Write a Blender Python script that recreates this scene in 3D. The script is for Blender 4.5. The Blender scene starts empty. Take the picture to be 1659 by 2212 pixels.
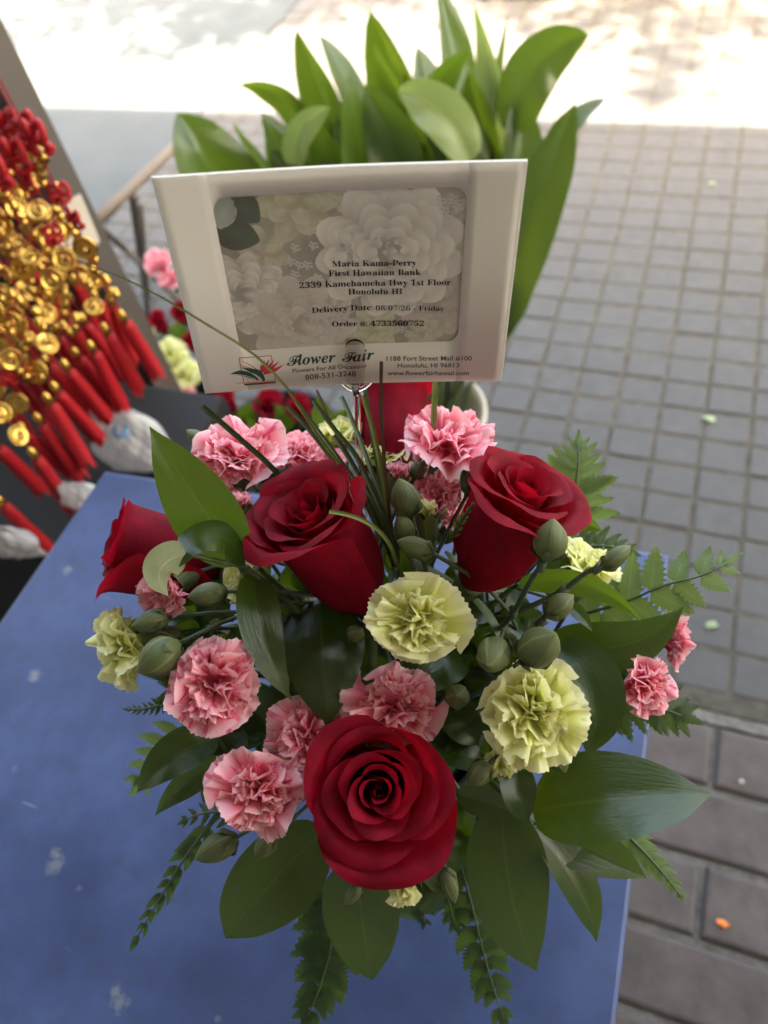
import bpy, math, random
import numpy as np
from mathutils import Vector, Matrix

# ------------------------------------------------------------------ camera, world, sun, exposure
SC = bpy.context.scene
COL = SC.collection
F, CX, CY = 1650.0, 829.5, 1106.0            # focal length and centre, in pixels of a 1659 x 2212 picture
PITCH, ROLL, YAW = (math.radians(a) for a in (52.71, -13.17, 29.15))
CAM = np.array([0.0, 0.0, 1.38])
TABLE_Z = 0.76

def turn(v):                                  # heading frame -> paving frame (X along the rows, Y away)
    c, s = math.cos(YAW), math.sin(YAW)
    return np.array([v[0]*c - v[1]*s, v[0]*s + v[1]*c, v[2]])
_fw = np.array([0, math.cos(PITCH), -math.sin(PITCH)])
_up = np.array([0, math.sin(PITCH), math.cos(PITCH)])
_rt = np.array([1.0, 0, 0])
FW = turn(_fw)
RT = turn(math.cos(ROLL)*_rt + math.sin(ROLL)*_up)
UP = turn(-math.sin(ROLL)*_rt + math.cos(ROLL)*_up)

cam = bpy.data.cameras.new('camera')
cam.sensor_fit = 'VERTICAL'; cam.sensor_height = 9.6
cam.lens = F/2212*9.6
cam.clip_start = 0.02; cam.clip_end = 2000
cam.dof.use_dof = True; cam.dof.focus_distance = 0.375; cam.dof.aperture_fstop = 1.8
camo = bpy.data.objects.new('camera', cam); COL.objects.link(camo)
camo.matrix_world = Matrix(((RT[0], UP[0], -FW[0], CAM[0]), (RT[1], UP[1], -FW[1], CAM[1]),
                            (RT[2], UP[2], -FW[2], CAM[2]), (0, 0, 0, 1)))
SC.camera = camo

SUN = np.array([0.50, -0.56, 0.80]); SUN /= np.linalg.norm(SUN)
world = bpy.data.worlds.new('World'); SC.world = world; world.use_nodes = True
wn = world.node_tree.nodes; wl = world.node_tree.links
sky = wn.new('ShaderNodeTexSky'); sky.sky_type = 'NISHITA'; sky.sun_disc = False; sky.dust_density = 7.0; sky.air_density = 0.7; sky.ozone_density = 0.4
sky.sun_elevation = math.asin(SUN[2]); sky.sun_rotation = math.atan2(SUN[0], SUN[1])
wn['Background'].inputs['Strength'].default_value = 0.15
sky_tint = wn.new('ShaderNodeMix'); sky_tint.data_type = 'RGBA'; sky_tint.blend_type = 'MULTIPLY'; sky_tint.inputs[0].default_value = 1.0; sky_tint.inputs[7].default_value = (1.0, 0.91, 0.74, 1)   # sky colour tinted warm in place of a white balance shift
wl.new(sky.outputs[0], sky_tint.inputs[6]); wl.new(sky_tint.outputs[2], wn['Background'].inputs['Color'])
sl = bpy.data.lights.new('sun', 'SUN'); sl.energy = 4.4; sl.angle = math.radians(0.55); sl.color = (1.0, 0.87, 0.66)
so = bpy.data.objects.new('sun', sl); COL.objects.link(so)
so.rotation_euler = Vector(-SUN).to_track_quat('-Z', 'Y').to_euler(); so.location = SUN*20
SC.view_settings.view_transform = 'Standard'; SC.view_settings.look = 'None'
SC.view_settings.exposure = 4.32; SC.view_settings.gamma = 1.0
SC.cycles.max_bounces = 10; SC.cycles.sample_clamp_indirect = 8.0

# ------------------------------------------------------------------ pixel -> place
def ray(px, py): return FW + RT*((px-CX)/F) - UP*((py-CY)/F)
def P(px, py, d): return CAM + ray(px, py)*d                      # d = metres along the view axis
def Z(px, py, z):
    r = ray(px, py); return CAM + r*((z-CAM[2])/r[2])              # on the level z
def G(px, py): return Z(px, py, 0.0)
def cd(r, u, t):                                                   # right, up, towards the lens
    v = RT*r + UP*u - FW*t; return v/np.linalg.norm(v)
def project(p):
    q = np.asarray(p)-CAM; d = q@FW
    return CX+F*(q@RT)/d, CY-F*(q@UP)/d, d
def unit(v):
    v = np.asarray(v, float); return v/np.linalg.norm(v)
def sstep(a, b, x):
    t = np.clip((x-a)/(b-a), 0, 1); return t*t*(3-2*t)

# ------------------------------------------------------------------ materials
def mat(name, color, rough=0.6, spec=0.5, metal=0.0, trans=0.0, sheen=0.0, tcol=None, coat=0.0):
    m = bpy.data.materials.new(name); m.use_nodes = True
    nt = m.node_tree; b = nt.nodes['Principled BSDF']
    b.inputs['Base Color'].default_value = (*color, 1)
    b.inputs['Roughness'].default_value = rough
    b.inputs['Specular IOR Level'].default_value = spec
    b.inputs['Metallic'].default_value = metal
    if sheen:
        b.inputs['Sheen Weight'].default_value = sheen; b.inputs['Sheen Roughness'].default_value = 0.4
        b.inputs['Sheen Tint'].default_value = (*[min(1, c*2+.1) for c in color], 1)
    if coat: b.inputs['Coat Weight'].default_value = coat
    if trans:
        t = nt.nodes.new('ShaderNodeBsdfTranslucent'); t.name = 'Trans'
        t.inputs['Color'].default_value = (*(tcol or color), 1)
        mx = nt.nodes.new('ShaderNodeMixShader'); mx.inputs[0].default_value = trans
        nt.links.new(b.outputs[0], mx.inputs[1]); nt.links.new(t.outputs[0], mx.inputs[2])
        nt.links.new(mx.outputs[0], nt.nodes['Material Output'].inputs['Surface'])
    return m
def N(m, kind, **kw):
    n = m.node_tree.nodes.new(kind)
    for k, v in kw.items():
        if k in n.inputs: n.inputs[k].default_value = v
        else: setattr(n, k, v)
    return n
def L(m, a, b): m.node_tree.links.new(a, b)
def bsdf(m): return m.node_tree.nodes['Principled BSDF']
def ramp(m, fac, stops):
    r = N(m, 'ShaderNodeValToRGB'); e = r.color_ramp.elements
    while len(e) < len(stops): e.new(0.5)
    for i, (p, c) in enumerate(stops): e[i].position = p; e[i].color = (*c, 1)
    if fac is not None: L(m, fac, r.inputs[0])
    return r
def colour(m, out, trans=True):
    L(m, out, bsdf(m).inputs['Base Color'])
    t = m.node_tree.nodes.get('Trans')
    if t and trans: L(m, out, t.inputs['Color'])
def bump(m, height, strength=0.3, dist=0.002):
    b = N(m, 'ShaderNodeBump'); b.inputs['Strength'].default_value = strength; b.inputs['Distance'].default_value = dist
    L(m, height, b.inputs['Height']); L(m, b.outputs[0], bsdf(m).inputs['Normal'])
    return b
def coords(m, kind='Object', scale=(1, 1, 1)):
    tc = N(m, 'ShaderNodeTexCoord'); mp = N(m, 'ShaderNodeMapping'); mp.inputs['Scale'].default_value = scale
    L(m, tc.outputs[kind], mp.inputs['Vector']); return mp.outputs[0]
def noise(m, vec, scale, detail=4, rough=0.6, dist=0.0):
    n = N(m, 'ShaderNodeTexNoise'); n.inputs['Scale'].default_value = scale; n.inputs['Detail'].default_value = detail
    n.inputs['Roughness'].default_value = rough; n.inputs['Distortion'].default_value = dist
    if vec is not None: L(m, vec, n.inputs['Vector'])
    return n.outputs['Fac']
def mixc(m, fac, a, b, mode='MIX'):
    x = N(m, 'ShaderNodeMix', data_type='RGBA', blend_type=mode)
    for i, s in ((6, a), (7, b)):
        if isinstance(s, tuple): x.inputs[i].default_value = (*s, 1)
        else: L(m, s, x.inputs[i])
    if isinstance(fac, float): x.inputs[0].default_value = fac
    else: L(m, fac, x.inputs[0])
    return x.outputs[2]
def objrand(m): return N(m, 'ShaderNodeObjectInfo').outputs['Random']

M = {}
# rose: velvet deep red with fine fibres along the petal
m = M['rose'] = mat('rose_petal', (0.30, 0.004, 0.014), 0.60, 0.14, trans=0.38, sheen=0.03, tcol=(0.52, 0.005, 0.018))
v = coords(m, 'UV', (34, 5, 1)); n1 = noise(m, v, 3.0, 5)
v2 = coords(m, 'UV', (3, 2, 1)); n2 = noise(m, v2, 2.0, 3)
r = ramp(m, n2, [(0.3, (0.14, 0.0018, 0.011)), (0.7, (0.31, 0.0035, 0.023))])
c = mixc(m, n1, r.outputs[0], (0.40, 0.010, 0.022)); L(m, r.outputs[0], bsdf(m).inputs['Base Color']); bump(m, n1, 0.6, 0.0009)
# carnations
def carnation_mat(name, base, edge, deep, streak, streaks):
    m = mat(name, base, 0.6, 0.25, trans=0.42, tcol=base)
    sep = N(m, 'ShaderNodeSeparateXYZ'); tc = N(m, 'ShaderNodeTexCoord'); L(m, tc.outputs['UV'], sep.inputs[0])
    g = ramp(m, sep.outputs[1], [(0.25, deep), (0.75, base), (0.97, edge)])
    oi = N(m, 'ShaderNodeObjectInfo')
    ad = N(m, 'ShaderNodeVectorMath', operation='ADD'); L(m, tc.outputs['UV'], ad.inputs[0])
    sc = N(m, 'ShaderNodeVectorMath', operation='SCALE'); sc.inputs['Scale'].default_value = 37.0
    cmb = N(m, 'ShaderNodeCombineXYZ')
    for i in range(3): L(m, oi.outputs['Random'], cmb.inputs[i])
    L(m, cmb.outputs[0], sc.inputs[0]); L(m, sc.outputs[0], ad.inputs[1])
    mp = N(m, 'ShaderNodeMapping'); mp.inputs['Scale'].default_value = (13, 1.7, 1); L(m, ad.outputs[0], mp.inputs[0])
    n = noise(m, mp.outputs[0], 1.5, 3, 0.55)
    k = ramp(m, n, [(0.57, (0, 0, 0)), (0.62, (1, 1, 1))])
    mul = N(m, 'ShaderNodeMath', operation='MULTIPLY'); L(m, k.outputs[0], mul.inputs[0]); mul.inputs[1].default_value = streaks
    out = mixc(m, mul.outputs[0], g.outputs[0], streak)
    mp2 = N(m, 'ShaderNodeMapping'); mp2.inputs['Scale'].default_value = (40, 3, 1); L(m, ad.outputs[0], mp2.inputs[0])
    f = noise(m, mp2.outputs[0], 1.5, 2)
    colour(m, out); bump(m, f, 0.25, 0.0006)
    return m
M['pink'] = carnation_mat('pink_carnation_petal', (0.92, 0.27, 0.35), (0.96, 0.60, 0.62), (0.85, 0.11, 0.22), (0.70, 0.025, 0.14), 0.75)
M['green'] = carnation_mat('lime_carnation_petal', (0.80, 0.81, 0.27), (0.93, 0.91, 0.55), (0.60, 0.68, 0.12), (0.72, 0.76, 0.22), 0.3)
m = M['calyx'] = mat('bud_green', (0.16, 0.22, 0.06), 0.5, 0.4, trans=0.08)
sep = N(m, 'ShaderNodeSeparateXYZ'); tc = N(m, 'ShaderNodeTexCoord'); L(m, tc.outputs['UV'], sep.inputs[0])
g = ramp(m, sep.outputs[1], [(0.0, (0.080, 0.100, 0.028)), (0.55, (0.110, 0.132, 0.034)), (0.9, (0.185, 0.190, 0.045)), (1.0, (0.36, 0.33, 0.11))])
n = noise(m, coords(m, 'UV', (60, 2.5, 1)), 1.0, 4); n2 = noise(m, coords(m, 'UV', (9, 5, 1)), 1.0, 3)
c = mixc(m, n2, g.outputs[0], (0.130, 0.150, 0.055)); c = mixc(m, n, c, (0.070, 0.095, 0.03), 'MIX')
q1 = N(m, 'ShaderNodeMath', operation='MULTIPLY'); L(m, sep.outputs[0], q1.inputs[0]); q1.inputs[1].default_value = 4.89
q2 = N(m, 'ShaderNodeMath', operation='MULTIPLY_ADD'); L(m, sep.outputs[1], q2.inputs[0]); q2.inputs[1].default_value = 0.35; L(m, q1.outputs[0], q2.inputs[2])
q3 = N(m, 'ShaderNodeMath', operation='FRACT'); L(m, q2.outputs[0], q3.inputs[0])
sm_ = ramp(m, q3.outputs[0], [(0.0, (.75, .75, .75)), (0.10, (0, 0, 0)), (0.9, (0, 0, 0)), (1.0, (.35, .35, .35))])
c = mixc(m, sm_.outputs[0], c, (0.26, 0.26, 0.09)); colour(m, c)
m.node_tree.nodes['Mix'].inputs[0].default_value = 0.3
bump(m, n, 0.4, 0.0008)
M['stem'] = mat('stem_green', (0.065, 0.10, 0.03), 0.5, 0.4)
M['stemdark'] = mat('stem_grey_green', (0.06, 0.085, 0.045), 0.55, 0.4)
def leafmat(name, dark, lite, rough, trans, tcol, veins=16, spec=0.5):
    m = mat(name, dark, rough, spec, trans=trans, tcol=tcol)
    tc = N(m, 'ShaderNodeTexCoord'); sep = N(m, 'ShaderNodeSeparateXYZ'); L(m, tc.outputs['UV'], sep.inputs[0])
    n = noise(m, coords(m, 'UV', (veins, 2.2, 1)), 1.6, 4, 0.65)
    n3 = noise(m, coords(m, 'UV', (1.5, 2.0, 1)), 2.0, 4)
    a = N(m, 'ShaderNodeMath', operation='SUBTRACT'); L(m, sep.outputs[0], a.inputs[0]); a.inputs[1].default_value = 0.5
    b = N(m, 'ShaderNodeMath', operation='ABSOLUTE'); L(m, a.outputs[0], b.inputs[0])
    rib = ramp(m, b.outputs[0], [(0.0, (1, 1, 1)), (0.022, (0, 0, 0))])
    c = mixc(m, n3, dark, lite)
    c = mixc(m, n, c, tuple(x*0.6 for x in dark)); 
    c2 = mixc(m, rib.outputs[0], c, tuple(min(1, x*1.15+.008) for x in lite)); L(m, c2, bsdf(m).inputs['Base Color'])
    bump(m, n, 0.30, 0.0012)
    return m
M['leaf'] = leafmat('ruscus_leaf', (0.021, 0.045, 0.009), (0.040, 0.068, 0.012), 0.20, 0.22, (0.28, 0.44, 0.015))
M['leafpale'] = leafmat('leaf_underside', (0.26, 0.29, 0.15), (0.36, 0.37, 0.22), 0.55, 0.2, (0.3, 0.35, 0.1))
M['broad'] = leafmat('broad_leaf', (0.026, 0.050, 0.014), (0.050, 0.078, 0.020), 0.22, 0.22, (0.30, 0.44, 0.02), 24)
M['broadpale'] = leafmat('broad_leaf_pale', (0.20, 0.26, 0.09), (0.34, 0.38, 0.16), 0.42, 0.3, (0.4, 0.5, 0.1), 24)
M['fern'] = leafmat('fern_green', (0.028, 0.056, 0.015), (0.062, 0.100, 0.028), 0.5, 0.24, (0.24, 0.38, 0.04), 8, 0.35)
M['fernlite'] = leafmat('fern_light_green', (0.12, 0.20, 0.065), (0.22, 0.31, 0.11), 0.5, 0.28, (0.35, 0.5, 0.1), 8, 0.35)
M['grass'] = leafmat('bear_grass', (0.060, 0.095, 0.035), (0.10, 0.145, 0.05), 0.42, 0.18, (0.2, 0.3, 0.04), 10)
M['grasslite'] = leafmat('bear_grass_light', (0.20, 0.25, 0.055), (0.30, 0.33, 0.09), 0.42, 0.2, (0.35, 0.42, 0.08), 10)
M['grassbrown'] = leafmat('bear_grass_brown', (0.10, 0.055, 0.025), (0.17, 0.10, 0.045), 0.5, 0.05, (0.2, 0.1, 0.03), 10)
M['paper'] = mat('envelope_paper', (0.90, 0.86, 0.79), 0.7, 0.3, trans=0.40, tcol=(0.92, 0.88, 0.81))
m = M['paper']; n = noise(m, coords(m, 'Object'), 420.0, 3); bump(m, n, 0.08, 0.0004)
m = M['print'] = mat('printed_photo_card', (0.5, 0.5, 0.45), 0.42, 0.4)
at = N(m, 'ShaderNodeAttribute'); at.attribute_name = 'Col'; L(m, at.outputs['Color'], bsdf(m).inputs['Base Color'])
M['ink'] = mat('black_ink', (0.018, 0.017, 0.018), 0.6, 0.2)
M['greyink'] = mat('grey_ink', (0.10, 0.095, 0.09), 0.6, 0.2)
M['greenink'] = mat('dark_green_ink', (0.03, 0.075, 0.06), 0.6, 0.2)
M['redink'] = mat('red_ink', (0.52, 0.055, 0.06), 0.6, 0.2)
m = M['clear'] = mat('clear_plastic', (0.97, 0.96, 0.95), 0.04, 0.5)
bsdf(m).inputs['Transmission Weight'].default_value = 1.0; bsdf(m).inputs['IOR'].default_value = 1.47
M['foam'] = mat('floral_foam', (0.02, 0.05, 0.02), 0.9, 0.1)
M['vase'] = mat('vase_plastic', (0.015, 0.022, 0.014), 0.6, 0.3)

# ------------------------------------------------------------------ object helpers
WLOC = {}
def thing(name, label, cat, loc, group=None):
    o = bpy.data.objects.new(name, None); COL.objects.link(o); o.empty_display_size = 0.02
    o.location = tuple(loc); o['label'] = label; o['category'] = cat
    if group: o['group'] = group
    WLOC[o.name] = np.array(loc, float); return o
def tag(o, label=None, cat=None, group=None, kind=None):
    if label: o['label'] = label
    if cat: o['category'] = cat
    if group: o['group'] = group
    if kind: o['kind'] = kind
    return o
def mesh(name, verts, faces, m, uv=None, smooth=True):
    me = bpy.data.meshes.new(name)
    me.from_pydata([tuple(map(float, v)) for v in verts], [], [tuple(map(int, f)) for f in faces])
    if uv is not None:
        l = me.uv_layers.new(name='UVMap'); idx = np.empty(len(me.loops), int); me.loops.foreach_get('vertex_index', idx)
        l.data.foreach_set('uv', np.asarray(uv, float)[idx].ravel())
    if smooth: me.polygons.foreach_set('use_smooth', [True]*len(me.polygons))
    if m is not None: me.materials.append(M[m] if isinstance(m, str) else m)
    return me
def link(name, me, parent=None, loc=None):
    o = bpy.data.objects.new(name, me); COL.objects.link(o)
    if parent is not None: o.parent = parent
    if loc is not None: o.location = tuple(loc)
    WLOC[o.name] = (WLOC[parent.name] if parent is not None else np.zeros(3)) + (np.array(loc, float) if loc is not None else 0)
    return o
def part(name, verts, faces, m, parent=None, uv=None, smooth=True):
    """verts in world coordinates; stored relative to the parent"""
    v = np.asarray(verts, float)
    if parent is not None: v = v - WLOC[parent.name]
    return link(name, mesh(name, v, faces, m, uv, smooth), parent)
_gf = {}
def gfaces(nu, nv):
    if (nu, nv) not in _gf:
        _gf[nu, nv] = [(j*nu+i, j*nu+i+1, (j+1)*nu+i+1, (j+1)*nu+i) for j in range(nv-1) for i in range(nu-1)]
    return _gf[nu, nv]
def guv(nu, nv):
    a, b = np.meshgrid(np.linspace(0, 1, nu), np.linspace(0, 1, nv)); return np.stack([a.ravel(), b.ravel()], 1)
def frame(axis, hint=None):
    z = unit(axis); h = np.array([0, 0, 1.0]) if hint is None else np.asarray(hint, float)
    x = np.cross(h, z)
    if np.linalg.norm(x) < 1e-4: x = np.cross([0, 1.0, 0], z)
    x = unit(x); y = np.cross(z, x); return np.stack([x, y, z], 1)       # columns
def spline(pts, n):
    p = np.asarray(pts, float)
    if len(p) == 2: t = np.linspace(0, 1, n)[:, None]; return p[0]*(1-t)+p[1]*t
    d = np.r_[0, np.cumsum(np.linalg.norm(np.diff(p, axis=0), axis=1))]; d /= d[-1]
    t = np.linspace(0, 1, n)
    tan = np.gradient(p, d, axis=0, edge_order=1 if len(p) < 3 else 2)
    out = np.empty((n, p.shape[1]))
    for k, s in enumerate(t):
        i = min(len(p)-2, max(0, np.searchsorted(d, s, 'right')-1)); h = d[i+1]-d[i]; x = (s-d[i])/h
        out[k] = ((2*x**3-3*x**2+1)*p[i] + (x**3-2*x**2+x)*h*tan[i] + (-2*x**3+3*x**2)*p[i+1] + (x**3-x**2)*h*tan[i+1])
    return out
def tube(pts, rad, nseg=8, n=None, caps=True):
    c = spline(pts, n or max(2, 6*(len(pts)-1))); n = len(c)
    r = np.interp(np.linspace(0, 1, n), np.linspace(0, 1, len(np.atleast_1d(rad))), np.atleast_1d(rad))
    T = np.gradient(c, axis=0); T /= np.linalg.norm(T, axis=1)[:, None]
    a = np.linspace(0, 2*math.pi, nseg, endpoint=False); V = []
    x = np.cross(T[0], [0.31, 0.77, 0.55]); 
    for i in range(n):
        x = x - T[i]*(x@T[i]); x /= np.linalg.norm(x); y = np.cross(T[i], x)
        V.append(c[i]+r[i]*(np.cos(a)[:, None]*x+np.sin(a)[:, None]*y))
    V = np.concatenate(V); Fc = []
    for j in range(n-1):
        for i in range(nseg):
            k = (i+1) % nseg; Fc.append((j*nseg+i, j*nseg+k, (j+1)*nseg+k, (j+1)*nseg+i))
    if caps: Fc.append(tuple(range(nseg-1, -1, -1))); Fc.append(tuple((n-1)*nseg+i for i in range(nseg)))
    uv = np.stack([np.tile(np.linspace(0, 1, nseg), n), np.repeat(np.linspace(0, 1, n), nseg)], 1)
    return V, Fc, uv
def lathe(prof, nseg=24, mod=None):
    prof = np.asarray(prof, float); a = np.linspace(0, 2*math.pi, nseg, endpoint=False); V = []
    for j, (r, z) in enumerate(prof):
        rr = np.full(nseg, r) if mod is None else r*mod(a, j/(len(prof)-1))
        V.append(np.stack([rr*np.cos(a), rr*np.sin(a), np.full(nseg, z)], 1))
    V = np.concatenate(V); n = len(prof); Fc = []
    for j in range(n-1):
        for i in range(nseg):
            k = (i+1) % nseg; Fc.append((j*nseg+i, j*nseg+k, (j+1)*nseg+k, (j+1)*nseg+i))
    uv = np.stack([np.tile(np.linspace(0, 1, nseg), n), np.repeat(np.linspace(0, 1, n), nseg)], 1)
    return V, Fc, uv
def box(lo, hi, bev=0.0):
    (a, b, c), (d, e, f) = lo, hi
    if bev <= 0:
        V = [(x, y, z) for z in (c, f) for y in (b, e) for x in (a, d)]
        return V, [(0, 2, 3, 1), (4, 5, 7, 6), (0, 1, 5, 4), (2, 6, 7, 3), (0, 4, 6, 2), (1, 3, 7, 5)]
    k = bev; V = []                                           # bevelled top edge
    for z, i in ((c, 0), (f-k, 0), (f-k*.3, k*.3), (f, k)):
        V += [(a+i, b+i, z), (d-i, b+i, z), (d-i, e-i, z), (a+i, e-i, z)]
    Fc = [(0, 3, 2, 1)]
    for j in range(3):
        for i in range(4): q = (i+1) % 4; Fc.append((4*j+i, 4*j+q, 4*j+4+q, 4*j+4+i))
    Fc.append((12, 13, 14, 15)); return V, Fc
def join(parts):
    V, Fc, o = [], [], 0
    for v, f in parts:
        V.append(np.asarray(v, float)); Fc += [tuple(i+o for i in q) for q in f]; o += len(v)
    return np.concatenate(V), Fc

# ------------------------------------------------------------------ setting: paving, bricks, slab, shelter
m = M['paver'] = mat('grey_paver', (0.27, 0.27, 0.275), 0.75, 0.35)
vec = coords(m, 'Object'); geo = N(m, 'ShaderNodeNewGeometry')
n = noise(m, geo.outputs['Position'], 26.0, 6, 0.65); n2 = noise(m, geo.outputs['Position'], 300.0, 3)
n4 = noise(m, geo.outputs['Position'], 2.2, 3)
r = ramp(m, n, [(0.30, (0.042, 0.041, 0.039)), (0.55, (0.068, 0.066, 0.063)), (0.75, (0.092, 0.090, 0.086))])
c = mixc(m, objrand(m), r.outputs[0], (0.24, 0.238, 0.235)); m.node_tree.nodes['Mix'].inputs[0].default_value = 0.0
hv = N(m, 'ShaderNodeMath', operation='MULTIPLY'); L(m, objrand(m), hv.inputs[0]); hv.inputs[1].default_value = 0.45
c = mixc(m, hv.outputs[0], r.outputs[0], (0.070, 0.069, 0.068)); c = mixc(m, n4, c, (0.074, 0.073, 0.071))
L(m, c, bsdf(m).inputs['Base Color']); bump(m, n2, 0.35, 0.002)
m = M['joint'] = mat('sandy_joint', (0.12, 0.11, 0.095), 0.95, 0.1)
geo = N(m, 'ShaderNodeNewGeometry'); n = noise(m, geo.outputs['Position'], 40.0, 5)
r = ramp(m, n, [(0.3, (0.050, 0.046, 0.038)), (0.7, (0.098, 0.089, 0.071))]); L(m, r.outputs[0], bsdf(m).inputs['Base Color']); bump(m, n, 0.5, 0.004)
m = M['brick'] = mat('brown_brick', (0.12, 0.105, 0.10), 0.7, 0.35)
geo = N(m, 'ShaderNodeNewGeometry'); n = noise(m, geo.outputs['Position'], 18.0, 6, 0.65); n2 = noise(m, geo.outputs['Position'], 260.0, 3)
r = ramp(m, n, [(0.3, (0.055, 0.043, 0.038)), (0.55, (0.084, 0.067, 0.060)), (0.8, (0.115, 0.094, 0.083))])
L(m, r.outputs[0], bsdf(m).inputs['Base Color']); bump(m, n2, 0.3, 0.002)
m = M['mortar'] = mat('pale_mortar', (0.22, 0.205, 0.18), 0.95, 0.1)
geo = N(m, 'ShaderNodeNewGeometry'); n = noise(m, geo.outputs['Position'], 60.0, 6, 0.7)
r = ramp(m, n, [(0.3, (0.075, 0.07, 0.063)), (0.7, (0.21, 0.197, 0.178))]); L(m, r.outputs[0], bsdf(m).inputs['Base Color']); bump(m, n, 0.8, 0.006)
m = M['slab'] = mat('smooth_concrete', (0.33, 0.35, 0.36), 0.7, 0.35)
geo = N(m, 'ShaderNodeNewGeometry'); n = noise(m, geo.outputs['Position'], 5.0, 6, 0.6); n2 = noise(m, geo.outputs['Position'], 60.0, 4)
r = ramp(m, n, [(0.3, (0.044, 0.050, 0.051)), (0.7, (0.058, 0.064, 0.065))]); L(m, r.outputs[0], bsdf(m).inputs['Base Color']); bump(m, n2, 0.3, 0.003)

V, Fc = box((-60, -8, -0.20), (60, 120, -0.012)); part('ground', V, Fc, 'joint', smooth=False)['kind'] = 'structure'

pave = link('pavement', mesh('pavement', *box((-1.86, 0.632, -0.011), (9.0, 12.0, -0.0028)), 'joint', smooth=False)); pave['kind'] = 'structure'
PX, PY, X0, Y0 = 0.100, 0.0870, 0.1364, 1.5355
rng = random.Random(5)
cells = []
for i in range(-20, 88):
    for j in range(-11, 118):
        x0, y0 = X0+i*PX, Y0+j*PY
        if x0 < -1.87 or y0 < 0.60: continue
        px, py, d = project((x0+PX/2, y0+PY/2, 0))
        q = (x0, max(y0, 0.640))
        vis = -40 < px < 1700 and -30 < py < 1720 and d > 0 and not (420 < px < 1200 and py > 380) and not (px < 260 and py > 300)
        cells.append((vis, -y0, q, y0+PY))
shown = sorted([c for c in cells if c[0]], key=lambda c: -c[1])[:300]
ids = {c[2] for c in shown}
gap = 0.0090
bev = mesh('paver', *box((gap/2, gap/2, -0.011), (PX-gap/2, PY-gap/2, 0.0), 0.0032), 'paver', smooth=False)
half = mesh('paver_cut', *box((gap/2, 0.002, -0.011), (PX-gap/2, 0.0395, 0.0), 0.0032), 'paver', smooth=False)
for vis, _, (x0, y0), y1 in shown:
    cut = y1-y0 < PY*.9
    o = link('paver', half if cut else bev, pave, (x0+rng.uniform(-.0015, .0015), y0+rng.uniform(-.0015, .0015), rng.uniform(-.0018, .0012)))
    o.rotation_euler = (rng.uniform(-.008, .008), rng.uniform(-.008, .008), rng.uniform(-.012, .012))
rest = []
for vis, _, (x0, y0), y1 in cells:
    if (x0, y0) in ids: continue
    h = rng.uniform(-.002, .002)
    rest.append(box((x0+gap/2, y0+gap/2, -0.011), (x0+PX-gap/2, y1-gap/2, h), 0.0032))
o = part('paving_field', *join(rest), 'paver', pave, smooth=False); o['kind'] = 'stuff'

edge = part('kerb_strip', *box((-1.86, 0.606, -0.011), (9, 0.628, -0.0015)), 'mortar', smooth=False); edge['kind'] = 'structure'
walk = link('brick_path', mesh('brick_path', *box((-2.5, -1.6, -0.011), (9, 0.604, -0.0075)), 'mortar', smooth=False)); walk['kind'] = 'structure'
BL, BH = 0.235, 0.1165
bm_ = mesh('brick', *box((0.005, 0.0055, -0.011), (BL-0.005, BH-0.0055, 0.002), 0.007), 'brick', smooth=False)
for j in range(9):
    for i in range(-3, 6):
        x = 0.221+i*BL+(BL/2 if j % 2 else 0); y = 0.605-(j+1)*BH-0.0015*j
        o = link('brick', bm_, walk, (x, y, rng.uniform(-.0015, .0015))); o.rotation_euler = (rng.uniform(-.006, .006), rng.uniform(-.006, .006), rng.uniform(-.004, .004))
part('concrete_slab', *box((-12, -1.6, -0.05), (-1.874, 12, -0.002)), 'slab', smooth=False)['kind'] = 'structure'

# shelter over the stall: it throws the shade that ends in a straight line on the paving
M['ceil'] = mat('painted_ceiling', (0.62, 0.59, 0.55), 0.8, 0.3); M['wall'] = mat('unseen_wall', (0.26, 0.24, 0.21), 0.85, 0.3)
roofz = 2.65; yedge = 2.56-roofz*0.56/0.80
rf = part('roof', *box((-9, -5, roofz), (9, yedge, roofz+0.12)), 'ceil', smooth=False)
tag(rf, 'flat pale roof slab sheltering the flower stall', 'roof')
wb = part('unseen_wall', *box((-9, -1.75, 0), (9, -1.55, roofz-0.002)), 'wall', smooth=False)  # unseen wall, added behind the camera to dim the near side
tag(wb, 'unseen wall added behind the camera to shape light on the stall', 'wall')
# ------------------------------------------------------------------ blue table
m = M['blue'] = mat('blue_paint', (0.075, 0.125, 0.36), 0.42, 0.45)
vec = coords(m, 'Object'); n = noise(m, vec, 9.0, 6, 0.62); n2 = noise(m, vec, 45.0, 5, 0.7); n3 = noise(m, coords(m, 'Object', (14, 120, 1)), 1.0, 3)
c = ramp(m, n, [(0.30, (0.034, 0.050, 0.120)), (0.5, (0.050, 0.074, 0.172)), (0.70, (0.072, 0.102, 0.222))]).outputs[0]
sm = ramp(m, n2, [(0.50, (0, 0, 0)), (0.72, (1, 1, 1))])
c = mixc(m, 0.5, c, (0.09, 0.12, 0.26)); m.node_tree.nodes['Mix'].inputs[0].default_value = 0.0
k = N(m, 'ShaderNodeMath', operation='MULTIPLY'); L(m, sm.outputs[0], k.inputs[0]); k.inputs[1].default_value = 0.55
c = mixc(m, k.outputs[0], c, (0.045, 0.055, 0.098))
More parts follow.
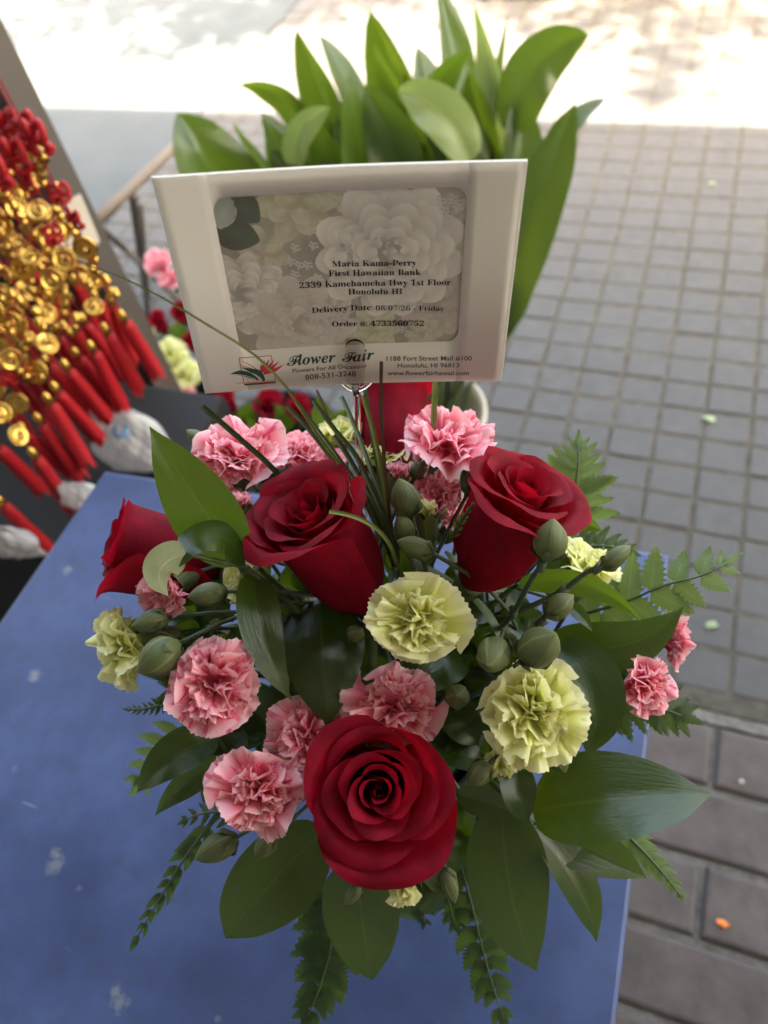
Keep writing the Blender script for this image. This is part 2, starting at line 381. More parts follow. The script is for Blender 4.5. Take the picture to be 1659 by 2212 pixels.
# hairline scratches
for ang, sc_, seed in ((0.5, 26, 0.0), (-0.35, 20, 7.3), (1.3, 22, 3.1)):
    mp = N(m, 'ShaderNodeMapping'); tc = N(m, 'ShaderNodeTexCoord'); L(m, tc.outputs['Object'], mp.inputs[0])
    mp.inputs['Rotation'].default_value = (0, 0, ang); mp.inputs['Scale'].default_value = (4*sc_/10, 90, 1); mp.inputs['Location'].default_value = (seed, seed*2, 0)
    s = ramp(m, noise(m, mp.outputs[0], 1.0, 2, 0.5), [(0.765, (0, 0, 0)), (0.79, (1, 1, 1))])
    kk = N(m, 'ShaderNodeMath', operation='MULTIPLY'); L(m, s.outputs[0], kk.inputs[0]); kk.inputs[1].default_value = 0.34
    c = mixc(m, kk.outputs[0], c, (0.30, 0.36, 0.55))
# chipped and spotted places, at their spots on the top
TA, TB = np.array([-0.5646, 0.3975]), np.array([0.0465, 0.4256])
for px, py, rad, amt in ((75, 1460, .011, .8), (147, 1232, .010, .6), (119, 1868, .014, .55), (258, 2165, .011, .55), (120, 1843, .009, .5), (250, 2140, .007, .6), (470, 2200, .004, .4), (30, 1660, .006, .3), (170, 1920, .005, .3), (1060, 2080, .004, .3), (700, 2190, .005, .25)):
    q = Z(px, py, TABLE_Z); rad *= .72; amt *= .7
    sub = N(m, 'ShaderNodeVectorMath', operation='SUBTRACT'); geo = N(m, 'ShaderNodeNewGeometry'); L(m, geo.outputs['Position'], sub.inputs[0]); sub.inputs[1].default_value = tuple(q)
    le = N(m, 'ShaderNodeVectorMath', operation='LENGTH'); L(m, sub.outputs[0], le.inputs[0])
    ad = N(m, 'ShaderNodeMath', operation='MULTIPLY_ADD'); L(m, noise(m, vec, 190.0, 5, 0.75), ad.inputs[0]); ad.inputs[1].default_value = rad*2.4; L(m, le.outputs['Value'], ad.inputs[2])
    s = ramp(m, None, [(0.0, (amt,)*3), (1.0, (0, 0, 0))]); mr = N(m, 'ShaderNodeMapRange'); L(m, ad.outputs[0], mr.inputs[0])
    mr.inputs[1].default_value = rad*1.55; mr.inputs[2].default_value = rad*2.1; L(m, mr.outputs[0], s.inputs[0])
    c = mixc(m, s.outputs[0], c, (0.30, 0.30, 0.27))
L(m, c, bsdf(m).inputs['Base Color']); bump(m, n2, 0.12, 0.0015)
rr = ramp(m, n, [(0.3, (.36,)*3), (0.7, (.52,)*3)]); L(m, rr.outputs[0], bsdf(m).inputs['Roughness']); bsdf(m).inputs['Specular IOR Level'].default_value = 0.35
M['legblue'] = mat('blue_leg_paint', (0.06, 0.10, 0.30), 0.5, 0.4)

tc_ = [(-0.5646, 0.3975), (0.0465, 0.4256), (0.066, -0.42), (-0.578, -0.42)]
table = thing('table', 'scuffed blue painted table the flower arrangement stands on', 'table', (-0.26, 0.0, 0))
ctr = np.mean(np.array(tc_), 0); prof = []
def ring(inset, z): return [tuple(np.array(p)+unit(ctr-np.array(p))*inset)+(z,) for p in tc_]
V = ring(0.006, TABLE_Z-0.045)+ring(0.0, TABLE_Z-0.040)+ring(0.0, TABLE_Z-0.005)+ring(0.0015, TABLE_Z-0.0015)+ring(0.006, TABLE_Z)
Fc = [(0, 1, 2, 3)]+[(4*j+i, 4*j+4+i, 4*j+4+(i+1) % 4, 4*j+(i+1) % 4) for j in range(4) for i in range(4)]+[(19, 18, 17, 16)]
part('table_top', V, Fc, 'blue', table, smooth=False)
for x, y in ((-0.52, 0.35), (0.0, 0.37), (0.015, -0.37), (-0.53, -0.37)):
    part('leg', *box((x-.02, y-.02, 0.003), (x+.02, y+.02, TABLE_Z-0.046)), 'legblue', table, smooth=False)
for a, b in (((-0.52, 0.35), (0.0, 0.37)), ((-0.53, -0.37), (0.015, -0.37))):
    part('apron', *box((a[0]+.0215, a[1]-.008, TABLE_Z-.11), (b[0]-.0215, a[1]+.008, TABLE_Z-.0465)), 'legblue', table, smooth=False)

# ------------------------------------------------------------------ vase and foam
FOAM = P(850, 1500, 0.50)
vb = np.array([FOAM[0], FOAM[1], TABLE_Z+0.001])
vase = thing('flower_vase', 'low dark plastic bowl holding the flower arrangement on the blue table', 'vase', vb)
V, Fc, uv = lathe([(0.001, 0), (0.045, 0), (0.048, 0.004), (0.055, 0.05), (0.060, 0.10), (0.062, 0.104), (0.058, 0.104), (0.053, 0.05), (0.001, 0.012)], 32)
part('bowl', V+vb, Fc, 'vase', vase, uv)
V, Fc, uv = lathe([(0.001, 0.014), (0.044, 0.016), (0.050, 0.06), (0.050, 0.112), (0.044, 0.122), (0.001, 0.124)], 24)
part('floral_foam', V+vb, Fc, 'foam', vase, uv)
TOP = vb+np.array([0, 0, 0.118])

# ------------------------------------------------------------------ bouquet builders
def stem_to_foam(parent, start, axis, rad=0.0022, spread=0.03, m='stem', rng=None):
    d = unit(start-TOP); end = TOP+np.array([d[0], d[1], 0])*spread*0.8+np.array([0, 0, -.01])
    Ls = np.linalg.norm(start-end); mid = start-unit(axis)*Ls*0.35
    V, Fc, uv = tube([start, mid*0.7+0.3*(start+end)/2, end], [rad, rad*1.05, rad*1.1], 8, 12)
    part('stem', V, Fc, m, parent, uv)

def rose(label, px, py, d, axis, R, H, opn, seed, name='red_rose', group='red roses in the arrangement', NP=21, stem=True, spin=0.0, tight=1.0, asym=0.0, lean=0.0, tall=0.12):
    rg = np.random.RandomState(seed); axis = unit(axis); B = frame(axis, UP)
    top = P(px, py, d); base = top-axis*H*0.93
    t_ = thing(name, label, 'rose', base, group)
    nu, nv = 19, 22
    u = np.linspace(-1, 1, nu)
    for k in range(NP):
        t = k/(NP-1.0); phi = spin+k*2.39996+rg.uniform(-.25, .25)
        rt = R*(0.035+0.695*t**1.02)*(1+rg.uniform(-.03, .03)); rb = R*0.10
        hw = (2.5*(1-t)**1.3+1.28*(1-(1-t)**1.3))*(1+rg.uniform(-.08, .08))
        hh = H*(0.88+0.06*math.sin(math.pi*min(1, 0.10+t*0.72))+tall*t**1.5)*(1+rg.uniform(-.03, .03))
        fl = opn*max(0.0, (t-0.36)/0.64)**1.35*(1+rg.uniform(-.2, .35))*(1+asym*math.cos(phi-lean))
        tw = rg.uniform(-1, 1, 6)
        v = np.linspace(0, 1, nv); Lp = hh*1.05
        def profile(a0, Lp):
            al = a0*np.clip(1-v/0.5, 0, 1)**0.8-0.10*(1-t)*sstep(.5, .9, v)+fl*1.05*sstep(.45, .92, v)**1.2+fl*0.8*sstep(.74, 1.0, v)**1.6+1.5*min(1.0, t*1.8)*sstep(.86, 1.0, v)
            ds = Lp/(nv-1); r = rb+np.r_[0, np.cumsum(np.sin((al[1:]+al[:-1])/2)*ds)]; z = np.r_[0, np.cumsum(np.cos((al[1:]+al[:-1])/2)*ds)]
            return r, z
        lo, hi = 0.0, 1.55
        for _ in range(22):
            a0 = (lo+hi)/2; r, z = profile(a0, Lp)
            if r[int(nv*.5)] < rt*0.93: lo = a0
            else: hi = a0
        zs = z[int(nv*.72)]; 
        if zs < hh*.66: Lp *= hh*.68/max(zs, 1e-4); r, z = profile(a0, Lp)
        # petal outline: rounded, slightly pointed, with edges that roll back
        short = 1-0.20*np.abs(u)**2.6-0.02*np.abs(np.sin(u*5+tw[0]*3))+0.035*np.exp(-(u/0.16)**2)*t
        vv = np.outer(v, short)
        RR = np.interp(vv, v, r); ZZ = np.interp(vv, v, z)
        ang = phi+np.outer(0.50+0.50*sstep(0, .45, v), u*hw)
        edge_roll = fl*0.10*R*np.outer(sstep(.35, .9, v), np.abs(u)**3)
        spiral = R*(0.035+0.045*t)*u[None, :]
        wav = R*(0.012+0.05*t*opn)*np.outer(v**2, np.sin(u*2.6+tw[1]*3)+0.6*np.sin(u*5.3+tw[2]*3))
        wavz = H*0.018*np.outer(v**3, np.sin(u*3.7+tw[3]*3)+.5*np.sin(u*8.1+tw[4]*3))
        RR = np.maximum(RR+edge_roll+spiral*sstep(.0, .3, v)[:, None]+wav*(0.35+0.65*t), R*0.012)
        ZZ = ZZ+wavz-fl*0.05*H*np.outer(sstep(.5, 1, v), np.abs(u)**2)
        X = RR*np.cos(ang); Y = RR*np.sin(ang)
        Vv = np.stack([X.ravel(), Y.ravel(), ZZ.ravel()], 1)
        part('petal', base+Vv@B.T, gfaces(nu, nv), 'rose', t_, guv(nu, nv))
    # receptacle and sepals
    Vv, Fc, uv = lathe([(0.0015, -0.012), (0.0035, -0.010), (0.0068, -0.004), (R*0.22, 0.0), (R*.26, 0.003), (0.002, 0.004)], 14)
    part('receptacle', base+Vv@B.T, Fc, 'stem', t_, uv)
    for k in range(5):
        a = k*2*math.pi/5+rg.uniform(-.2, .2); n = 8; s = np.linspace(0, 1, n); ln = H*0.45
        cr = R*0.24+ln*0.75*s+0.004*np.sin(s*3); cz = -0.0015-0.02*s**1.5*rg.uniform(.2, 1.0)+0.006*s; w = 0.0045*(1-s)**.7*(0.6+s)
        A = []
        for j in range(n):
            for q in (-1, 0, 1):
                A.append((cr[j]*math.cos(a)-q*w[j]*math.sin(a), cr[j]*math.sin(a)+q*w[j]*math.cos(a), cz[j]-0.001*abs(q)))
        part('sepal', base+np.array(A)@B.T, gfaces(3, n), 'stem', t_, guv(3, n))
    if stem: stem_to_foam(t_, base-axis*0.008, axis, 0.0030)
    return t_

def carn_petal(rg, th, phi, Lp, wfan, ruf, nu=33, nv=10, claw=0.35, cup=0.0):
    """one frilled petal: bends from the calyx out to the angle th from the flower's axis"""
    u = np.linspace(-1, 1, nu); v = np.linspace(0, 1, nv)
    al = th*sstep(0.05, claw+.25, v)
    ds = Lp/(nv-1); rr = np.r_[0, np.cumsum(np.sin((al[1:]+al[:-1])/2)*ds)]; zz = np.r_[0, np.cumsum(np.cos((al[1:]+al[:-1])/2)*ds)]
    teeth = np.where(np.arange(nu) % 2 == 0, 0.014, -0.012)*rg.uniform(.2, 1.6, nu)
    teeth += 0.052*np.interp(np.arange(nu), np.arange(0, nu, 4), rg.uniform(-1, 1, len(range(0, nu, 4))))
    ext = 1-0.10*u**2-0.42*np.abs(u)**3.5+teeth*(1-0.6*np.abs(u)**3)
    vv = np.outer(v, np.ones(nu))*(1+np.outer(sstep(.45, 1, v), ext-1))
    vv = np.clip(vv, 0, 1.12)
    vi = np.linspace(0, 1, nv)
    def ex(a):
        e = np.interp(vv, vi, a); o = np.maximum(vv-1, 0)*(a[-1]-a[-2])*(nv-1); return e+o
    C_r, C_z, AL = ex(rr), ex(zz), np.interp(np.clip(vv, 0, 1), vi, al)
    W = Lp*wfan*(0.10+0.90*np.clip(v, 0, 1)**1.25)
    lat = np.outer(W, u)
    f1, f2, f3 = rg.uniform(1.0, 1.8), rg.uniform(2.2, 3.6), rg.uniform(4.5, 7.0); p1, p2, p3 = rg.uniform(0, 6.3, 3)
    wav = np.outer(sstep(.15, 1, v), 0.95*np.sin(f1*math.pi*u+p1)+0.42*np.sin(f2*math.pi*u+p2))+np.outer(v**2.6, 0.30*np.sin(f3*math.pi*u+p3))
    nrm = ruf*Lp*0.17*wav+cup*Lp*np.outer(v, u**2)
    lat = lat*(1-0.16*ruf*np.outer(v, np.ones(nu)))
    X = C_r+nrm*np.cos(AL); Zc = C_z-nrm*np.sin(AL)
    c, s = math.cos(phi), math.sin(phi)
    return np.stack([(X*c-lat*s).ravel(), (X*s+lat*c).ravel(), Zc.ravel()], 1)

def carnation(label, px, py, d, axis, rpx, colr, seed, n=26, name=None, group=None, full=1.0, stem=True, half=False, lo=False, calyx=True):
    rg = np.random.RandomState(seed); axis = unit(axis); B = frame(axis, UP)
    Rm = rpx*d/F
    Lmax = Rm*1.22
    base = P(px, py, d)-axis*Rm*(0.40 if not half else 0.9)
    sq = np.array([rg.uniform(.88, 1.14), rg.uniform(.88, 1.14), 1.0])
    t_ = thing(name or ('pink_carnation' if colr == 'pink' else 'lime_carnation'), label, 'carnation', base, group or ('pink carnations in the arrangement' if colr == 'pink' else 'lime green carnations in the arrangement'))
    nu, nv = (33, 10) if not lo else (13, 6); ph0 = rg.uniform(0, 6.28)
    for k in range(n):
        t = (k+0.5)/n
        if half: th = 0.05+0.62*t**0.7; Lp = Lmax*1.35*rg.uniform(.88, 1.04)*(0.86+.14*t); wf = 0.42; ruf = 0.75
        else:
            th = 0.10+1.52*full*t**0.62+rg.uniform(-.22, .18)*(1-.4*t); Lp = Lmax*(0.72+0.30*t**.8)*(rg.uniform(.84, 1.08) if t < .6 else rg.uniform(.78, 1.17))
            wf = (0.56+0.26*t)*rg.uniform(.8, 1.2); ruf = (1.2-0.38*t)*rg.uniform(.8, 1.2)
        phi = ph0+k*2.39996+rg.uniform(-.3, .3)
        Vv = carn_petal(rg, th, phi, Lp, wf, ruf, nu, nv, cup=rg.uniform(-.12, .12))
        if not half and t < .55: Vv[:, :2] += rg.uniform(-.16, .16, 2)*Rm
        part('petal', base+(Vv*sq)@B.T, gfaces(nu, nv), colr, t_, guv(nu, nv))
    if calyx:
        hc = max(Rm*0.9, 0.014); rc = max(Rm*0.25, 0.0055)
        if half: rc = Rm*0.78; hc = Rm*1.7
        prof = [(0.0012, -hc), (rc*.62, -hc*.97), (rc*.92, -hc*.7), (rc, -hc*.4), (rc*.98, -hc*.05), (rc*1.04, hc*.10 if not half else hc*.35)]
        Vv, Fc, uv = lathe(prof, 20, lambda a, s: 1+0.05*s*np.cos(5*a))
        if half: Vv[-20:, 2] += hc*.16*np.cos(5*np.linspace(0, 2*math.pi, 20, endpoint=False))
        part('calyx', base+Vv@B.T, Fc, 'calyx', t_, uv)
        if stem: stem_to_foam(t_, base-axis*hc*.98, axis, 0.0013, m='stemdark')
    return t_

_budmesh = {}
def bud_geo(seed):
    rg = np.random.RandomState(seed)
    z = np.array([0, .03, .10, .22, .38, .55, .70, .82, .91, .965, 1.0]); r = np.array([.05, .20, .34, .45, .50, .485, .41, .29, .17, .075, .012])
    def mod(a, s):
        j = int(round(s*10)); zz = z[j]
        saw = (a*5/(2*math.pi)+zz*0.35) % 1.0
        return 1+sstep(.1, .5, zz)*(0.055-0.11*saw)
    return lathe(np.stack([r, z], 1), 45, mod)
def bud(label, px, py, d, tip, Lpx, Wpx, seed, stem=None, name='carnation_bud', depth=0.0):
    """tip: pixel of the bud's point; depth: how far the point leans to the lens, as a share of its length"""
    c = P(px, py, d); Lm = Lpx*d/F; Wm = Wpx*d/F
    tp = P(tip[0], tip[1], d); inpl = tp-c; inpl = inpl-FW*(inpl@FW)
    a = unit(inpl)*math.sqrt(max(0.0, 1-depth**2))-FW*depth if np.linalg.norm(inpl) > 1e-6 else -FW
    if depth > 0.5: Lm = max(Lm, Wm*1.35)
    a = unit(a); base = c-a*Lm*(0.48 if depth < .5 else 0.62); B = frame(a, RT)
    t_ = thing(name, label, 'flower bud', base, 'green carnation buds in the arrangement')
    Vv, Fc, uv = bud_geo(seed); Vv = Vv*np.array([Wm, Wm, Lm])
    part('calyx', base+Vv@B.T, Fc, 'calyx', t_, uv)
    # bracts hugging the foot of the bud
    for k in range(4):
        ph = k*math.pi/2+seed; s = np.linspace(0, 1, 6); A = []
        for sj in s:
            rr = Wm*(0.10+0.44*min(1, sj*1.6+.12))+0.0003; w = 0.62*(1-sj)**.8
            for q in (-1, -.4, .4, 1): A.append((rr*math.cos(ph+q*w), rr*math.sin(ph+q*w), Lm*(-0.02+0.34*sj)))
        part('bract', base+np.array(A)@B.T, gfaces(4, 6), 'calyx', t_, np.stack([np.tile([0, .3, .6, 1], 6), np.repeat(s*.8, 4)], 1))
    if stem is None: stem_to_foam(t_, base+a*Lm*.01, a, 0.0011, m='stemdark')
    else:
        pts = [base+a*Lm*.02]+[P(*q) for q in stem]
        Vv, Fc, uv = tube(pts, [0.0013, 0.0016], 8); part('stem', Vv, Fc, 'stemdark', t_, uv)
        for q in stem[:-1]:
            c2 = P(*q); Vv, Fc, uv = tube([c2-a*.003, c2+a*.003], [0.0020, 0.0026], 8, 3); part('node', Vv, Fc, 'stemdark', t_, uv)
    return t_

def leaf_geo(pts, w, tilt=0.0, fold=0.25, prof=(0.6, 0.85), nu=9, nv=22, wave=0.04, seed=0, curl=0.0, twist=0.0):
    c = spline(pts, nv); T = np.gradient(c, axis=0); T /= np.linalg.norm(T, axis=1)[:, None]
    s = np.linspace(0, 1, nv); u = np.linspace(-1, 1, nu)
    pa, pb = prof[0], prof[1]+0.22; W = (np.clip(s, 1e-4, 1)**pa)*(np.clip(1-s, 0, 1)**pb); W = W/W.max()*w/2*(1-0.25*sstep(.8, 1, s)*(1-sstep(.985, 1, s)))
    W = np.maximum(W, w*0.012*(1-s)+1e-5)
    rg = np.random.RandomState(seed); p = rg.uniform(0, 6.3, 3); out = []
    for j in range(nv):
        view = unit(CAM-c[j]); S = np.cross(T[j], view); 
        if np.linalg.norm(S) < 1e-3: S = np.cross(T[j], UP)
        S = unit(S); Nn = np.cross(S, T[j])
        if Nn@view < 0: Nn = -Nn
        a = tilt+twist*s[j]; S2 = S*math.cos(a)+Nn*math.sin(a); N2 = Nn*math.cos(a)-S*math.sin(a)
        h = fold*np.abs(u)-curl*u**2+wave*np.sin(s[j]*7+u*2+p[0])*np.abs(u)+wave*.5*np.sin(s[j]*13+u*4+p[1])
        out.append(c[j]+np.outer(u*W[j], S2)+np.outer(h*W[j], N2))
    return np.concatenate(out), gfaces(nu, nv), guv(nu, nv)
def leaf(parent, spec, m='leaf', **kw):
    pts = [P(*q) for q in spec[:-1]]; w = spec[-1]*spec[len(spec)//2-1][2]/F
    V, Fc, uv = leaf_geo(pts, w, **kw); return part('leaf', V, Fc, m, parent, uv)
def sprig(label, leaves, node, name='leaf_sprig', m='leaf', stem=True, **kw):
    """leaves: list of (points..., width px, dict)"""
    nd = P(*node); t_ = thing(name, label, 'leaf sprig', nd, 'glossy green leaf sprigs in the arrangement')
    for i, lf in enumerate(leaves):
        opt = dict(kw); mm = m
        if isinstance(lf[-1], dict): opt.update(lf[-1]); lf = lf[:-1]; mm = opt.pop('m', m)
        leaf(t_, lf, mm, seed=hash(label) % 97+i if False else len(label)*7+i*13, **opt)
        b = P(*lf[0])
        if np.linalg.norm(b-nd) > 0.003:
            V, Fc, uv = tube([nd, b], 0.0011, 6, 4); part('twig', V, Fc, 'stem', t_, uv)
    if stem:
        V, Fc, uv = tube([nd, (nd+TOP)/2+np.array([0, 0, .008]), TOP+unit(np.r_[(nd-TOP)[:2], 0])*.02-np.array([0, 0, .008])], 0.0017, 7, 8); part('stem', V, Fc, 'stem', t_, uv)
    return t_

def pinna_mesh(key, m):
    teeth = 8; y = np.linspace(0, 1, teeth*2+1); V = []; rg = np.random.RandomState(len(key)*5+len(m))
    w = 0.19*np.clip(np.sin(math.pi*np.clip(y*0.93+.07, 0, 1)**0.62), 0, 1)**0.8
    for j, yy in enumerate(y):
        k = 1.18 if j % 2 == 0 else 0.80
        k = k if 0 < j < len(y)-1 else 0.5
        dy = 0.035 if j % 2 == 0 else 0
        V += [(-w[j]*k, yy+dy, -0.05*w[j]/.19+.03*math.sin(yy*6)), (0, yy, 0.02*math.sin(yy*6)), (w[j]*k, yy+dy, -0.05*w[j]/.19+.03*math.sin(yy*6+1))]
    n = len(y)
    return mesh('leaflet', V, gfaces(3, n), m, guv(3, n), smooth=True)
PIN = {}
def frond(label, pts, lens, ang=58, sides=(1, -1), m='fern', n=9, name='fern_frond', s0=0.08, wid=1.0, tilt=0.0, up=None, tip=True, droop=0.25):
    """pts: pixel path of the midrib; lens: pinna length in px along it"""
    if m not in PIN: PIN[m] = pinna_mesh('p', m)
    W = [P(*q) for q in pts]; c = spline(W, 40); root = W[0]
    t_ = thing(name, label, 'fern frond', root, 'fern fronds in the arrangement')
    V, Fc, uv = tube(W, [0.0011, 0.0005], 6, 16); part('midrib', V, Fc, 'stem', t_, uv)
    T = np.gradient(c, axis=0); T /= np.linalg.norm(T, axis=1)[:, None]
    dd = np.mean([q[2] for q in pts]); rg = np.random.RandomState(len(label)+int(pts[0][0]))
    for k in range(n):
        s = s0+(0.97-s0)*k/max(1, n-1); i = int(s*39); ln = np.interp(s, np.linspace(0, 1, len(lens)), lens)*dd/F
        for sd in sides:
            view = unit(CAM-c[i]); S = unit(np.cross(T[i], view)); Nn = np.cross(S, T[i])
            S2 = S*math.cos(tilt)+Nn*math.sin(tilt); N2 = np.cross(S2, T[i])
            a = math.radians(ang+rg.uniform(-8, 8))*(1-0.35*s)
            y = unit(T[i]*math.cos(a)+sd*S2*math.sin(a)-N2*droop*rg.uniform(.2, 1.2)); z = unit(N2-y*(N2@y)); x = np.cross(y, z)
            o = link('leaflet', PIN[m], t_); l2 = ln*rg.uniform(.88, 1.1)
            Mx = np.eye(4); Mx[:3, 0] = x*l2*wid; Mx[:3, 1] = y*l2; Mx[:3, 2] = z*l2; Mx[:3, 3] = c[i]-root
            o.matrix_local = Matrix(Mx.tolist())
    if tip:
        o = link('leaflet', PIN[m], t_); y = T[-1]; view = unit(CAM-c[-1]); x = unit(np.cross(y, view)); z = np.cross(x, y); l2 = lens[-1]*1.3*dd/F
        Mx = np.eye(4); Mx[:3, 0] = x*l2; Mx[:3, 1] = y*l2; Mx[:3, 2] = z*l2; Mx[:3, 3] = c[-1]-T[-1]*l2*.2-root; o.matrix_local = Matrix(Mx.tolist())
    return t_

# ------------------------------------------------------------------ roses
rose('deep red rose facing up between grass blades and left carnations', 664, 1108, 0.385, cd(-.026, .047, .044), 0.0360, 0.086, 0.22, 3, spin=0.6, asym=.2, lean=5.4, tall=.20)
rose('deep red rose with a round green bud against its side', 1140, 1050, 0.372, cd(.024, .052, .042), 0.0325, 0.078, 0.38, 8, spin=2.1)
rose('deep red rose lying sideways under a tall upright leaf', 248, 1174, 0.418, cd(-.060, .018, .022), 0.0335, 0.066, 0.13, 12, spin=1.0)
rose('largest and most open red rose, low at the front of the bouquet', 818, 1712, 0.345, cd(.03, .20, 1.0), 0.0355, 0.066, 0.38, 27, spin=3.4, NP=20, asym=.65, lean=4.0, tall=.04)
rose('red rose seen from its back behind the card holder stem', 848, 835, 0.475, cd(.10, .95, -.25), 0.030, 0.068, 0.25, 31, spin=0.3)

# ------------------------------------------------------------------ carnations
CARN = [
 ('pink striped carnation beside the biggest green bud', 462, 1480, .378, (-.06, .10, 1), 112, 'pink', 1, {}),
 ('pink striped carnation touching the front red rose', 560, 1708, .366, (-.10, -.04, 1), 112, 'pink', 2, {}),
 ('pink carnation tucked between front rose and dark hanging leaf', 668, 1590, .402, (.05, .35, 1), 90, 'pink', 3, {}),
 ('pink striped carnation half hidden above the front red rose', 850, 1525, .402, (.05, .5, .8), 92, 'pink', 4, {}),
 ('large pale pink striped carnation crossed by a green stalk', 964, 958, .425, (.05, .85, .6), 112, 'pink', 5, {}),
 ('pink carnation crossed by the cut green stick', 515, 985, .430, (.1, .65, .75), 98, 'pink', 6, {}),
 ('small pink carnation peeking out above a red rose', 645, 980, .448, (0, .8, .6), 70, 'pink', 7, dict(n=28)),
 ('small deep pink carnation beside the half open lime bud', 945, 1070, .420, (.0, .7, .7), 58, 'pink', 9, dict(n=28)),
 ('pink carnation under the pale curled leaf', 362, 1275, .400, (-.5, -.35, .7), 68, 'pink', 10, dict(n=28, full=.8)),
 ('bright pink carnation beside the fern over the grey pavers', 1393, 1478, .415, (.45, -.1, .8), 80, 'pink', 11, {}),
 ('pink carnation seen from the side behind the backlit leaf', 1448, 1385, .440, (.9, -.1, .2), 56, 'pink', 12, dict(n=28, full=.75)),
 ('pink carnation mostly hidden behind the rose with the round bud', 1052, 1020, .455, (.2, .8, .4), 44, 'pink', 13, dict(n=22)),
 ('lilac pink carnation squeezed beside the rose with the round bud', 985, 1125, .435, (.3, .6, .7), 44, 'pink', 14, dict(n=22)),
 ('small pink carnation behind the half open pink bud', 895, 1035, .432, (.1, .8, .5), 46, 'pink', 51, dict(n=22)),
 ('small pink carnation between grass blades and red rose', 700, 1000, .452, (0, .8, .5), 50, 'pink', 52, dict(n=22)),
 ('small pink carnation beside the green stalk', 1020, 1000, .440, (.1, .8, .5), 46, 'pink', 53, dict(n=22)),
 ('pink carnation tucked under the tall upright leaf', 480, 1075, .440, (-.1, .6, .7), 46, 'pink', 54, dict(n=22)),
 ('lime carnation in the centre with long drooping lower petals', 905, 1338, .372, (.02, .12, 1), 102, 'green', 15, {}),
 ('widest lime carnation beside the cluster of round buds', 1152, 1540, .374, (.12, .0, 1), 125, 'green', 16, {}),
 ('small wilting lime carnation hanging below the widest one', 1080, 1652, .392, (-.1, -.6, .8), 50, 'green', 17, dict(n=22)),
 ('lime carnation over the blue table beside the biggest bud', 268, 1392, .412, (-.75, -.1, .6), 98, 'green', 18, {}),
 ('small lime carnation near the pale curled leaf', 520, 1258, .412, (0, .2, 1), 46, 'green', 19, dict(n=22)),
 ('lime carnation with narrow petals beside the fern leaflets', 1265, 1225, .440, (.2, .8, .45), 72, 'green', 20, dict(n=30)),
 ('lime carnation behind the grass blades', 822, 985, .460, (0, .9, .4), 66, 'green', 22, dict(n=30)),
 ('lime carnation behind the brown grass stalk', 728, 945, .475, (-.1, .9, .3), 66, 'green', 23, dict(n=30)),
 ('lime carnation hidden in shade between two red roses', 560, 1180, .440, (-.2, .5, .8), 50, 'green', 24, dict(n=22)),
]
for lb, px, py, d, ax, rp, cl, sd, kw in CARN: carnation(lb, px, py, d, cd(*ax), rp, cl, sd, **kw)
carnation('half open pink bud pressed against a red rose', 526, 1082, .402, cd(.05, .9, .45), 30, 'pink', 41, n=12, half=True, name='opening_pink_bud')
carnation('half open pink bud behind the green buds', 860, 1018, .415, cd(.0, .95, .3), 30, 'pink', 42, n=12, half=True, name='opening_pink_bud')
carnation('half open lime bud among the green buds', 922, 1100, .400, cd(.0, .93, .35), 32, 'green', 43, n=12, half=True, name='opening_lime_bud')
carnation('half open lime bud hanging under the front rose', 873, 1925, .395, cd(.05, -.85, .5), 47, 'green', 44, n=16, half=True, name='opening_lime_bud')

# ------------------------------------------------------------------ buds
B_ = bud
B_('tall pointed green bud in front of the half open pink bud', 876, 1076, .388, (862, 1034), 88, 62, 1, depth=.2)
B_('small pointed green bud under the tall pointed one', 873, 1140, .386, (864, 1110), 62, 45, 2, depth=.2)
B_('green bud lying sideways above the central lime carnation', 897, 1182, .378, (856, 1168), 84, 46, 3, depth=.2)
B_('dark green bud between pink carnation and rose', 1026, 1040, .415, (1044, 1008), 68, 52, 4, depth=.2)
B_('green bud at the foot of the green stalk', 906, 1010, .42, (922, 985), 55, 34, 5)
B_('round green bud leaning on the side of a red rose', 1189, 1166, .352, (1193, 1125), 92, 74, 6, depth=.25, stem=[(1169, 1222, .358), (1109, 1323, .39), (1065, 1372, .42)])
B_('slim green bud on a long stalk pointing over the fern', 1331, 1204, .365, (1361, 1180), 78, 40, 7, stem=[(1292, 1227, .367), (1215, 1276, .378), (1112, 1323, .392)])
B_('green bud on a forked stalk under the round one', 1208, 1308, .366, (1240, 1283), 74, 54, 8, depth=.2, stem=[(1168, 1345, .375), (1100, 1400, .42)])
B_('biggest round yellow green bud with star shaped tip', 1175, 1390, .352, (1193, 1366), 84, 86, 9, depth=.72)
B_('round grey green bud with pale star tip by lime carnation', 1062, 1421, .356, (1050, 1430), 72, 74, 10, depth=.9)
B_('small dark round bud in the shaded middle', 987, 1504, .385, (985, 1500), 52, 53, 11, depth=.95)
B_('tiny round dark bud under the rose base', 770, 1367, .40, (775, 1362), 36, 37, 12, depth=.9)
B_('green bud below the small wilting lime carnation', 1034, 1672, .380, (1007, 1692), 62, 50, 13, depth=.3)
B_('pale green bud under the widest lime carnation', 1206, 1640, .388, (1217, 1663), 60, 48, 14, depth=.3)
B_('green bud pointing left near the pink carnation and curled leaf', 449, 1284, .388, (405, 1290), 84, 50, 15, depth=.2)
B_('green bud pointing left beside the table side lime carnation', 326, 1342, .392, (288, 1350), 76, 46, 16, depth=.2)
B_('biggest oval green bud between lime and pink carnations', 345, 1420, .376, (298, 1455), 104, 84, 17, depth=.3)
B_('tiny green bud in the gap under the curled leaf', 468, 1345, .42, (474, 1338), 28, 24, 18, depth=.6)
B_('green bud half hidden behind the narrow hanging leaf', 614, 1476, .402, (620, 1490), 46, 44, 19, depth=.6)
B_('yellow tipped green bud over the blue table', 468, 1832, .402, (421, 1856), 98, 58, 20, depth=.1)
